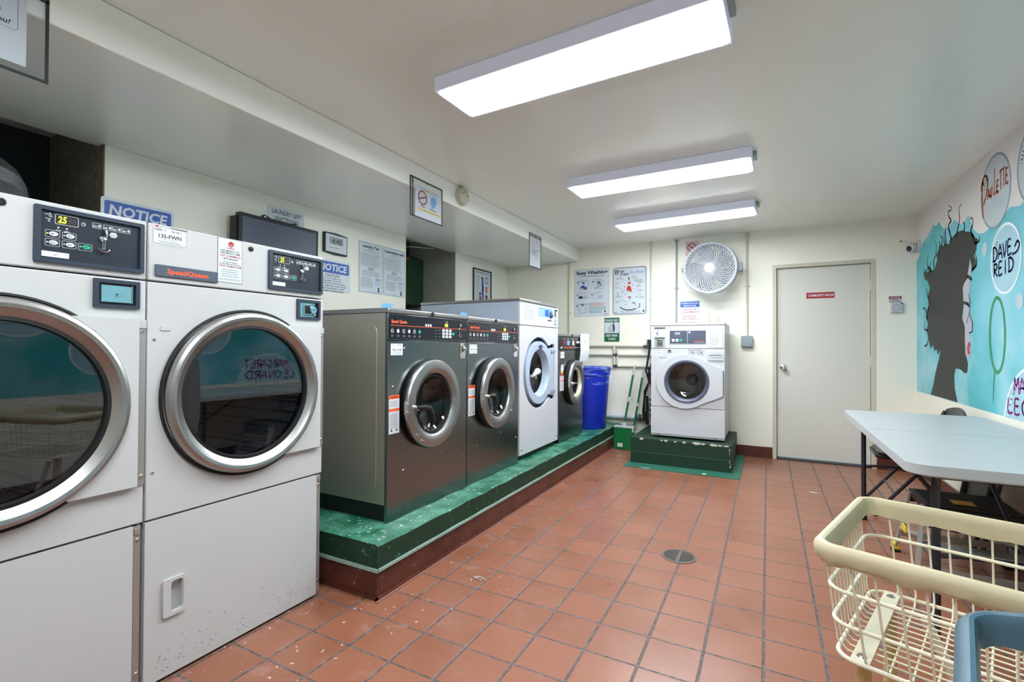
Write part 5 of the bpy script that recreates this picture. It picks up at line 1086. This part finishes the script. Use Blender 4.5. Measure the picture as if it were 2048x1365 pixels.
# ------------------------------------------------------------------ folding table
t = thing('folding_table', 'long white plastic folding table with dark legs along the mural wall', 'table', (.475, 2.35, 0)); TW, TL, TH = .755, 1.83, .737
b = MB(); b.plate(rrect(0, 0, TW, TL / 2 - .002, .0005) if False else [(x, y) for x, y in rrect(0, 0, TW, TL, .075, 8)], TH - .040, TH, 'tabletop'); tt = b.build('tabletop', t, bev=.009, seg=3)
b = MB(); b.box(0.004, TL / 2 - .0012, TH, TW - .004, TL / 2 + .0012, TH + .0004, 'inkgrey'); b.build('fold_seam', tt)
b = MB(); b.plate(rrect(.03, .03, TW - .03, TL - .03, .06, 6), TH - .050, TH - .041, 'white2'); b.build('underside_rim', t)
for y in (.115, 1.73):
    s_ = 1 if y < 1 else -1
    for x in (.108, .645):
        b = MB(); b.tube([(x, y, .03), (x, y, TH - .045)], .0145, 'tableleg', 14); l = b.build('leg', t)
        b = MB(); b.cyl(x, y, 0, .045, .018, 'rubber', 14); b.build('foot_cap', l)
    b = MB(); b.tube([(.108, y, .365), (.18, y, .375), (.60, y, .385), (.645, y, .38)], .009, 'tableleg', 10); b.build('cross_bar', t); b = MB(); b.tube([(.108, y, TH - .06), (.645, y, TH - .06)], .011, 'tableleg', 10); b.build('cross_bar', t)
    b = MB(); b.tube([(.376, y, .383), (.376, y + s_ * .48, TH - .06)], .009, 'tableleg', 10); b.build('brace', t)
# step stool
t = thing('step_stool', 'black and aluminium two-step stool with yellow feet under the folding table', 'step stool', (.895, 3.33, 0)); 
b = MB(); b.box(-.185, -.165, .345, .185, .165, .385, 'black'); b.box(-.185, -.175, .270, .185, -.160, .375, 'black'); b.box(-.185, .160, .310, .185, .17, .38, 'black')
for q in range(7): b.box(-.17, -.14 + q * .045, .385, .17, -.125 + q * .045, .387, 'rubber')
tp = b.build('platform', t, bev=.008)
b = MB(); b.box(-.06, -.10, .3875, .03, -.02, .389, 'yellow'); b.build('warning_label', tp)
for sx in (-1, 1):
    b = MB(); x = sx * .19
    vs = lambda a, c, wd: [(x - .006, a[0] - wd, a[1]), (x - .006, a[0] + wd, a[1]), (x - .006 + sx * .05, c[0] + wd, c[1]), (x - .006 + sx * .05, c[0] - wd, c[1]), (x + .006, a[0] - wd, a[1]), (x + .006, a[0] + wd, a[1]), (x + .006 + sx * .05, c[0] + wd, c[1]), (x + .006 + sx * .05, c[0] - wd, c[1])]
    fs = [(0, 1, 2, 3), (7, 6, 5, 4), (0, 4, 5, 1), (1, 5, 6, 2), (2, 6, 7, 3), (3, 7, 4, 0)]
    b.add(vs((-.13, .37), (-.235, .02), .026), fs, 'alu'); b.build('leg', t, bev=.001)
    b = MB(); b.add(vs((.13, .37), (.215, .02), .018), fs, 'alu'); b.build('leg', t, bev=.001)
    for y, w_ in ((-.235, .032), (.215, .026)):
        b = MB(); b.box(x + sx * .03, y - w_, 0, x + sx * .07, y + w_, .014, 'rubber'); b.box(x + sx * .032, y - w_ * .8, .014, x + sx * .068, y + w_ * .8, .05, 'yellow'); b.build('foot', t, bev=.003)
    b = MB(); b.tube([(x + sx * .03, .19, .14), (x + sx * .02, -.16, .22)], .010, 'alu', 8); b.box(x + sx * .036 - .004, .03, .165, x + sx * .036 + .004, .12, .195, 'yellow'); b.build('spreader_brace', t)
b = MB(); b.box(-.20, -.245, .175, .20, -.150, .195, 'alu'); b.build('lower_step', t, bev=.003); b = MB(); b.box(-.215, .185, .10, .215, .195, .135, 'alu'); b.build('cross_rail', t, bev=.002); b = MB(); b.box(-.215, -.235, .06, .215, -.225, .095, 'alu'); b.build('cross_rail', t, bev=.002)
# folding chairs
def folding_chair(label, x, y, rz, tilt=None):
    t = thing('folding_chair', label, 'chair', (x, y, 0), rotz=radians(rz), group=None)
    # local: faces -x
    b = MB()
    b.plate(rrect(-.215, -.20, .19, .20, .05, 5), .400, .418, 'seat'); b.plate(rrect(-.20, -.185, .17, .185, .05, 5), .418, .438, 'seat'); b.build('seat', t, bev=.008)
    for s_ in (-1, 1):
        yy = s_ * .215
        b = MB(); b.tube([(-.225, yy, .02), (.10, yy, .44), (.245, yy, .72)], .0115, 'tableleg', 10); b.cyl(-.225, yy, 0, .03, .015, 'rubber', 10); b.build('front_leg', t)
        b = MB(); b.tube([(.235, yy * .92, .02), (-.06, yy * .92, .415)], .0115, 'tableleg', 10); b.cyl(.235, yy * .92, 0, .03, .015, 'rubber', 10); b.build('rear_leg', t)
    b = MB(); b.tube([(-.115, -.215, .165), (-.115, .215, .165)], .007, 'tableleg', 8); b.tube([(.17, -.2, .11), (.17, .2, .11)], .007, 'tableleg', 8); b.build('stretcher', t)
    b = MB(); n = 12; vs = []
    for i in range(n + 1):
        a = -1 + 2 * i / n; yy = a * .215; d = .02 * (1 - a * a); h = .735 + .030 * (1 - a ** 2)
        vs += [(.205 + d, yy, .59), (.25 + d, yy, h), (.217 + d, yy, .585), (.262 + d, yy, h)]
    fs = []
    for i in range(n):
        o = i * 4; fs += [(o, o + 4, o + 5, o + 1), (o + 2, o + 3, o + 7, o + 6), (o + 1, o + 5, o + 7, o + 3), (o, o + 2, o + 6, o + 4)]
    fs += [(0, 1, 3, 2), (n * 4, n * 4 + 2, n * 4 + 3, n * 4 + 1)]
    b.add(vs, fs, 'seat'); b.build('backrest', t, bev=.003)
    return t
folding_chair('black folding chair beyond the white table, its shiny seat showing under the tabletop', .900, 4.425, -2)
# folded chair leaning by the wall
t = thing('folded_chair', 'folded black chair leaning on the mural wall behind the step stool', 'chair', (1.04, 3.83, 0)); lean = Matrix.Rotation(radians(11), 4, 'Y')
b = MB(); b.plate([(x, y) for x, y in rrect(-.17, .14, .17, .44, .04)], -.01, .012, 'seat', tf=lean @ Matrix(((0, 0, 1, 0), (1, 0, 0, 0), (0, 1, 0, 0), (0, 0, 0, 1)))); b.build('seat', t, bev=.004)
for s_ in (-1, 1):
    b = MB(); b.tube([(.012, s_ * .20, .016), (.012, s_ * .20, .60)], .011, 'tableleg', 10, tf=lean); b.build('front_leg', t)
    b = MB(); b.tube([(-.018, s_ * .18, .02), (-.018, s_ * .18, .54)], .011, 'tableleg', 10, tf=lean); b.build('rear_leg', t)
b = MB(); b.box(-.008, -.2, .48, .012, .2, .60, 'seat', lean); b.build('backrest', t, bev=.006)

# ------------------------------------------------------------------ laundry carts
def cart(name, label, corner, ang, rim_mat, L, Wd, near_rows):
    # local: x along the long side, y across, origin on the floor under one rim corner
    t = thing(name, label, 'laundry cart', (corner[0], corner[1], 0), rotz=radians(ang)); H = .722; zb = .470; tp = .022
    def bow(b):   # the worn rim bows up between its corners
        b.v = [(x, y, z + near_rows * min(1, max(0, x) / .15, max(0, L - x) / .15) * max(0, z - zb) / (H - zb)) for x, y, z in b.v]
    def loop(z, r=.045, n=6):
        f = (H - z) / (H - zb); o = .016 + tp * f
        p = []
        for cx, cy, a in ((L - o - r, o + r, -90), (L - o - r, Wd - o - r, 0), (o + r, Wd - o - r, 90), (o + r, o + r, 180)):
            p += [(cx + r * cos(radians(a + 90 * q / n)), cy + r * sin(radians(a + 90 * q / n)), z) for q in range(n + 1)]
        return p
    b = MB()
    for z, r in ((.630, .0046), (.553, .0046), (zb + .006, .0052)): b.tube(loop(z), r, 'cartcream', 8, closed=True)
    def pt(x, y, f): # point on side wall
        return (x, y)
    nx, nyy = int(L / .047), int(Wd / .036)
    ix0 = .016 + tp
    for i in range(1, nx):
        f = i / nx; xt = .03 + f * (L - .06); xb = ix0 + .02 + f * (L - 2 * ix0 - .04)
        for yt, yb_, sg in ((.014, ix0 - .004, 1), (Wd - .014, Wd - ix0 + .004, -1)):
            b.tube([(xt, yt, H - .02), (xb, yb_ - .0 * sg, zb + .02), (xb, yb_ + .02 * sg, zb - .002)], .0026, 'cartcream', 6)
        b.tube([(xb, ix0 + .014, zb - .002), (xb, Wd - ix0 - .014, zb - .002)], .0026, 'cartcream', 6)
    for i in range(1, nyy):
        f = i / nyy; yt = .03 + f * (Wd - .06); yb_ = ix0 + .02 + f * (Wd - 2 * ix0 - .04)
        for xt, xb, sg in ((.014, ix0 - .004, 1), (L - .014, L - ix0 + .004, -1)):
            b.tube([(xt, yt, H - .02), (xb, yb_, zb + .02), (xb + .02 * sg, yb_, zb + .002)], .0022, 'cartcream', 6)
        b.tube([(ix0 + .014, yb_, zb + .002), (L - ix0 - .014, yb_, zb + .002)], .0022, 'cartcream', 6)
    bow(b); b.build('wire_basket', t)
    # vinyl rim bumper: rounded top with a skirt down both faces
    b = MB(); N_ = 96; prof = [(.002, -.040), (-.008, -.036), (-.014, -.022), (-.0175, -.006), (-.015, .005), (-.009, .012), (.0, .0145), (.006, .012), (.010, .005), (.011, -.006), (.009, -.040)]
    base = []
    r = .05
    for cx, cy, a in ((L - r, r, -90), (L - r, Wd - r, 0), (r, Wd - r, 90), (r, r, 180)):
        for q in range(9):
            an = radians(a + 90 * q / 8); base.append((cx + r * cos(an), cy + r * sin(an), cos(an), sin(an)))
    dens = []
    for i in range(len(base)):
        a_, c_ = base[i], base[(i + 1) % len(base)]; d_ = math.hypot(c_[0] - a_[0], c_[1] - a_[1]); kk = max(1, int(d_ / .02))
        for q in range(kk): f = q / kk; dens.append(tuple(a_[j] * (1 - f) + c_[j] * f for j in range(4)))
    vs = []; M_ = len(prof)
    for i, (x, y, ax, ay) in enumerate(dens):
        wv = .0035 * abs(sin(i * .42)) + .0012 * sin(i * 2.9)
        for j, (o_, z) in enumerate(prof): 
            low = j in (0, 1, 10); vs.append((x - ax * (o_ + .012 + (wv if low else 0)), y - ay * (o_ + .012 + (wv if low else 0)), H + z + (wv * 1.6 if low else 0)))
    Q = len(dens); fs = [(i * M_ + j, ((i + 1) % Q) * M_ + j, ((i + 1) % Q) * M_ + (j + 1) % M_, i * M_ + (j + 1) % M_) for i in range(Q) for j in range(M_)]
    b.add(vs, fs, rim_mat); bow(b); b.build('rim_bumper', t, bev=0)
    for x in (.085, L - .085):
        b = MB(); b.box(x - .018, ix0 + .005, zb + .005, x + .018, Wd - ix0 - .005, zb + .0095, 'cartcream')
        for y in (ix0 + .03, Wd - ix0 - .03): b.lathe([(.011, zb + .0095), (.008, zb + .013), (0, zb + .014)], x, y, 'chrome', 12)
        b.build('clamp_bar', t)
    for x in (.085, L - .085):
        for y in (ix0 + .045, Wd - ix0 - .045):
            b = MB(); b.tube([(x, y, zb - .006), (x, y, .11)], .0155, 'carttube', 14); b.build('upright_leg', t)
            b = MB(); b.tube([(x, y, .11), (x, y, .085)], .010, 'chrome', 10); b.box(x - .022, y - .013, .045, x + .022, y + .013, .088, 'chrome'); wl = b.build('caster', t, bev=.003)
            b = MB(); b.cyl(0, 0, -.010, .010, .038, 'rubber', 24, tf=Matrix.Translation((x - .01, y, .040)) @ Matrix.Rotation(pi / 2, 4, 'X')); b.build('wheel', wl)
    b = MB()
    for y in (ix0 + .045, Wd - ix0 - .045):
        b.tube([(.085, y, .13), (L - .085, y, .13)], .013, 'carttube', 12); b.tube([(.16, y + .002, zb - .02), (.30, y + .002, .14)], .013, 'cartcream', 12)
    for x in (.10, L - .10): b.tube([(x, ix0 + .045, .13), (x, Wd - ix0 - .045, .13)], .013, 'carttube', 12)
    b.build('base_frame', t)
    return t
cart('laundry_cart', 'cream wire laundry cart with a cream rim, standing in front of the step stool', (.0865, 1.310), -18.0, 'bumper', .66, .515, 0)
cart('laundry_cart', 'laundry cart with a blue-grey rim, cut off by the picture corner', (.161, .617), -15.0, 'bluebumper', .66, .50, .036)

# ------------------------------------------------------------------ mural
t = thing('wall_mural', 'painted sky mural with a curly haired woman, bubbles and handwritten names', 'mural', (XR - .0005, YB, 0), FACE_NX)
ML = 6.6; M0 = .772
b = MB(); b.plate([(0, M0), (ML, M0 + .004), (ML, ZC - .001), (0, ZC - .001)], 0, .0008, 'sky'); b.build('sky_background', t, smooth=False)
CLOUD = [(0, 2.02), (.05, 2.01), (0.116, 2.05), (0.20, 2.128), (0.258, 2.150), (0.36, 2.175), (0.446, 2.20), (0.537, 2.245), (0.560, 2.22), (0.619, 2.205), (0.69, 2.225), (0.735, 2.185), (0.82, 2.14), (0.907, 2.125), (0.98, 2.135), (1.05, 2.155), (1.087, 2.145), (1.16, 2.095), (1.22, 2.085), (1.294, 2.095), (1.355, 2.12), (1.39, 2.06), (1.44, 2.0), (1.514, 1.955), (1.60, 1.935), (1.68, 1.94), (1.754, 1.965), (1.86, 1.96), (1.93, 1.975), (2.004, 2.005), (2.067, 1.992), (2.13, 1.980), (2.22, 2.0), (2.30, 2.04)]
x = 2.30
while x < ML - .3:
    w_ = .22 + .2 * R.random(); y0 = 2.05 + .10 * R.random()
    CLOUD += [(x + w_ / 2 - w_ / 2 * cos(pi * q / 6), y0 - .07 * sin(pi * q / 6)) for q in range(1, 7)]; x += w_
b = MB(); b.plate(CLOUD + [(ML, 2.1), (ML, ZC - .0012), (0, ZC - .0012)], .0008, .0014, 'cloudpaint'); b.build('cloud_band', t, smooth=False)
Z1 = .0016
HAIR = [(0.431, 0.778), (0.498, 0.851), (0.574, 0.975), (0.67, 1.095), (0.717, 1.175), (0.643, 1.124), (0.601, 1.175), (0.552, 1.152), (0.504, 1.205), (0.438, 1.174), (0.388, 1.244), (0.326, 1.338), (0.364, 1.399), (0.301, 1.449), (0.34, 1.525), (0.409, 1.566), (0.374, 1.646), (0.427, 1.702), (0.36, 1.772), (0.269, 1.799), (0.226, 1.876), (0.361, 1.849), (0.44, 1.854), (0.564, 1.844), (0.599, 1.89), (0.637, 1.914), (0.614, 1.962), (0.732, 2.028), (0.798, 2.001), (0.863, 2.01), (0.926, 1.991), (0.955, 2.02), (1.047, 2.035), (1.124, 2.046), (1.215, 2.039), (1.303, 2.01), (1.387, 1.99), (1.419, 1.956), (1.513, 1.916), (1.497, 1.883), (1.487, 1.843), (1.442, 1.815), (1.479, 1.779), (1.473, 1.744), (1.415, 1.716), (1.365, 1.686), (1.287, 1.672), (1.237, 1.614), (1.242, 1.512), (1.259, 1.448), (1.216, 1.412), (1.268, 1.346), (1.28, 1.233), (1.278, 1.139), (1.322, 1.071), (1.31, 1.015), (1.286, 0.999), (1.234, 1.005), (1.181, 1.022), (1.107, 1.028), (1.061, 1.024), (1.033, 0.969), (1.043, 0.877), (1.102, 0.776)]
def clean(p):
    o = []
    for i in range(len(p)):
        q, a, c_ = p[i - 1], p[i], p[(i + 1) % len(p)]
        o += [(a[0] * .75 + q[0] * .25, a[1] * .75 + q[1] * .25), (a[0] * .75 + c_[0] * .25, a[1] * .75 + c_[1] * .25)]
    return o
b = MB(); b.plate(clean(HAIR[1:-1]) if False else HAIR, .0008, Z1, 'hairpaint')
CURLS = [[(0.931, 2.293), (0.991, 2.263), (0.983, 2.245), (0.922, 2.247), (0.929, 2.21), (0.99, 2.162), (0.949, 2.151), (0.92, 2.13), (0.948, 2.083), (0.987, 2.02)], [(1.212, 2.237), (1.16, 2.207), (1.174, 2.139), (1.151, 2.092), (1.09, 2.02)], [(1.378, 2.078), (1.401, 2.087), (1.43, 2.066), (1.426, 2.03), (1.393, 2.007), (1.409, 1.973), (1.444, 1.944)], [(0.573, 2.091), (0.62, 2.034), (0.6, 1.964), (0.541, 1.929), (0.55, 1.848)], [(0.39, 1.997), (0.347, 1.945), (0.414, 1.845)], [(1.241, 2.095), (1.273, 2.065), (1.258, 2.026)], [(1.537, 1.929), (1.537, 1.899), (1.475, 1.893)], [(0.3, 1.716), (0.358, 1.648), (0.409, 1.581)], [(0.192, 1.532), (0.248, 1.544), (0.307, 1.511), (0.354, 1.438)], [(0.273, 1.427), (0.25, 1.356), (0.347, 1.337)], [(0.389, 1.298), (0.345, 1.221), (0.269, 1.198)], [(0.724, 2.094), (0.764, 2.072), (0.758, 2.023)], [(0.874, 2.168), (0.847, 2.104), (0.863, 2.007)], [(0.342, 1.649), (0.394, 1.583), (0.371, 1.507)], [(1.46, 1.835), (1.49, 1.785), (1.485, 1.742), (1.415, 1.722)], [(1.451, 1.94), (1.456, 1.903)], [(0.237, 1.898), (0.324, 1.862), (0.389, 1.892), (0.47, 1.842)], [(.68, 2.06), (.70, 2.03), (.69, 1.99)], [(.46, 1.93), (.44, 1.89), (.46, 1.85)], [(.83, 2.12), (.81, 2.06), (.83, 2.0)]]
def smooth_(p, n=4):
    o = []
    for i in range(len(p) - 1):
        p0, p1, p2, p3 = p[max(0, i - 1)], p[i], p[i + 1], p[min(len(p) - 1, i + 2)]
        for q in range(n):
            s_ = q / n; o.append(tuple(.5 * (2 * p1[c] + (p2[c] - p0[c]) * s_ + (2 * p0[c] - 5 * p1[c] + 4 * p2[c] - p3[c]) * s_ ** 2 + (3 * p1[c] - p0[c] - 3 * p2[c] + p3[c]) * s_ ** 3) for c in (0, 1)))
    return o + [p[-1]]
for c_ in CURLS:
    s_ = smooth_(c_); n = len(s_); b.ribbon(s_, .018, .0010, 'inkblack', rs=[.007 + .016 * i / n for i in range(n)])
b.build('silhouette', t, smooth=False)
FACE = [(1.377, 1.802), (1.405, 1.742), (1.385, 1.684), (1.36, 1.564), (1.368, 1.44), (1.416, 1.364), (1.408, 1.298), (1.355, 1.287), (1.377, 1.219), (1.366, 1.134), (1.342, 1.106), (1.278, 1.133), (1.266, 1.258), (1.268, 1.334), (1.216, 1.399), (1.249, 1.486), (1.23, 1.615), (1.287, 1.674), (1.335, 1.715)]
b = MB(); b.plate(FACE, Z1, .0022, 'facepaint')
b.ribbon([(1.27, 1.665), (1.33, 1.690), (1.394, 1.662)], .026, .0022, 'inkblack'); b.ribbon([(1.343, 1.566), (1.369, 1.502), (1.358, 1.429), (1.309, 1.363)], .016, .0022, 'inkgrey'); b.ribbon([(1.25, 1.51), (1.328, 1.493), (1.352, 1.478)], .024, .0022, 'inkblack'); b.ribbon([(1.361, 1.419), (1.415, 1.352), (1.408, 1.295), (1.352, 1.288)], .010, .0022, 'inkblack')
b.plate([(1.327, 1.217), (1.368, 1.226), (1.377, 1.197), (1.35, 1.179), (1.369, 1.144), (1.326, 1.133), (1.31, 1.176)], .0022, .0028, 'lippaint'); b.build('face_detail', t, smooth=False)
def bubble(cx, cz, r, fill, rim, clip=None, ry=None):
    b = MB(); out = circ(cx, cz, r, 48, ry=ry); inn = circ(cx, cz, r - .014, 48, ry=(ry or r) - .014)
    if clip: out = [(x, max(z, clip)) for x, z in out]; inn = [(x, max(z, clip + .001)) for x, z in inn]
    b.plate(inn, .0014, .0017, fill)
    n = len(out); b.add([(x, z, .0021) for x, z in out] + [(x, z, .0021) for x, z in inn], [(i, (i + 1) % n, n + (i + 1) % n, n + i) for i in range(n)], rim)
    b.ribbon([(cx + (r - .05) * cos(a), cz + (r - .05) * sin(a)) for a in [2.2 + q * .12 for q in range(7)]], min(.014, r * .1), .0018, 'bubblerim')
    b.build('bubble', t, smooth=False)
bubble(1.800, 2.157, .226, 'bubble2', 'bubblerim2', ry=.232); bubble(1.938, 1.715, .212, 'bubble', 'bubblerim'); bubble(2.290, .700, .388, 'bubble', 'bubblerim', clip=M0 + .002)
bubble(1.630, 1.824, .046, 'bubble2', 'bubble'); bubble(2.115, 1.446, .050, 'bubble2', 'bubble'); bubble(2.33, 2.17, .23, 'bubble2', 'bubblerim2'); bubble(2.98, 1.34, .25, 'bubble', 'bubblerim'); bubble(4.36, 1.48, .25, 'bubble', 'bubblerim'); bubble(3.86, 1.13, .21, 'bubble', 'bubblerim'); bubble(3.78, 1.35, .07, 'bubble2', 'bubblerim'); bubble(3.72, 1.93, .24, 'bubble', 'bubblerim'); bubble(3.35, 2.0, .06, 'bubble2', 'bubblerim'); bubble(3.42, 1.50, .08, 'bubble2', 'bubblerim'); bubble(4.9, 1.7, .25, 'bubble', 'bubblerim')
# bubble wand
b = MB(); b.plate(circ(1.815, 1.262, .125, 44, ry=.242), .0016, .0022, 'greenpaint', holes=[circ(1.818, 1.262, .098, 44, ry=.218)]); b.ribbon([(1.775, 1.03), (1.760, .95), (1.745, .84)], .016, .0016, 'greenpaint', rs=[.018, .010, .005]); b.build('bubble_wand', t, smooth=False)
G = {'A': [[(0, 0), (.45, 1), (.9, 0)], [(.18, .38), (.75, .38)]], 'B': [[(0, 0), (0, 1), (.55, .95), (.6, .65), (.05, .52), (.7, .4), (.65, .08), (0, 0)]], 'D': [[(0, 1), (.02, 0)], [(-.12, .95), (.35, 1), (.8, .7), (.8, .3), (.4, .02), (-.1, 0)]], 'E': [[(.65, 1), (.05, .98), (0, 0), (.65, .04)], [(.02, .52), (.5, .55)]], 'G': [[(.75, .85), (.4, 1), (.05, .6), (.1, .15), (.5, 0), (.78, .3), (.45, .4)]], 'I': [[(.3, 1), (.3, 0)]], 'L': [[(.05, 1), (0, 0), (.65, .05)]], 'M': [[(0, 0), (.15, 1), (.45, .4), (.8, 1), (.9, 0)]], 'N': [[(0, 0), (.02, 1), (.65, 0), (.7, 1)]], 'O': [[(.4, 1), (.05, .7), (.05, .3), (.4, 0), (.75, .3), (.75, .7), (.4, 1)]], 'P': [[(.05, -.1), (.05, 1)], [(-.05, .9), (.4, 1.05), (.7, .8), (.5, .5), (.05, .42)]], 'R': [[(0, 0), (.02, 1)], [(-.1, .92), (.4, 1), (.65, .78), (.45, .52), (.05, .48), (.7, 0)]], 'T': [[(.35, 1), (.33, 0)], [(-.05, .95), (.75, 1)]], 'U': [[(0, 1), (.05, .2), (.3, 0), (.55, .2), (.6, 1)]], 'V': [[(0, 1), (.35, 0), (.75, 1)]]}
def brush(b, word, x, z, h, pitch, mt, wd, slope=0.0, hs=None):
    for i, ch in enumerate(word):
        hh = hs[i] if hs else h
        for st in G[ch]: b.ribbon(smooth_([(x + i * pitch + px * pitch * .95, z + slope * i + pz * hh) for px, pz in st], 3), wd, .0022, mt)
b = MB(); mt_ = 'orangepaint'
b.ribbon(smooth_([(1.612, 2.03), (1.600, 2.15), (1.605, 2.27), (1.62, 2.25)]), .017, .0022, mt_); b.ribbon(smooth_([(1.585, 2.215), (1.60, 2.27), (1.65, 2.300), (1.690, 2.26), (1.675, 2.19), (1.625, 2.12)]), .016, .0022, mt_)
brush(b, 'AU', 1.682, 2.135, .058, .046, mt_, .012, .003); b.ribbon([(1.798, 2.300), (1.784, 2.140), (1.835, 2.150)], .013, .0022, mt_); brush(b, 'ETTE', 1.828, 2.140, .09, .043, mt_, .011, .006, [.07, .115, .11, .085]); b.build('lettering', t, smooth=False)
b = MB(); brush(b, 'DAVE', 1.772, 1.722, .085, .068, 'navypaint', .014, .003); b.ribbon(smooth_([(2.03, 1.725), (2.09, 1.73), (2.125, 1.765), (2.10, 1.79), (2.07, 1.765)]), .014, .0022, 'navypaint'); brush(b, 'REID', 1.780, 1.625, .078, .070, 'navypaint', .014, .002); b.build('lettering', t, smooth=False)
b = MB(); brush(b, 'MARGARET', 2.045, .925, .085, .070, 'magentapaint', .013, .001); brush(b, 'LEONARD', 1.965, .805, .085, .088, 'magentapaint', .014, .001); b.build('lettering', t, smooth=False)
b = MB(); brush(b, 'TINGBAR', 2.79, 1.28, .11, .056, 'inkblack', .014); b.build('lettering', t, smooth=False)

# ------------------------------------------------------------------ loose lint on the floor
for lab, x, y, s_ in (('grey clump of lint on the tiles by the plinth corner', -1.29, 2.10, 1.0), ('white scrap of lint on the tiles in front of the door', .33, 4.62, .8)):
    b = MB(); n = 7
    for q in range(n): a = q * .8; b.tube([(.012 * cos(a) * s_, .010 * sin(a) * s_, .003), (.026 * cos(a + .9) * s_, .016 * sin(a + .7) * s_, .006), (.038 * cos(a + .5) * s_, .012 * sin(a) * s_, .003)], .0024, 'lint' if s_ == 1 else 'paper', 5)
    tag(b.build('lint_scrap', loc=(x, y, 0.0)), lab, 'lint')
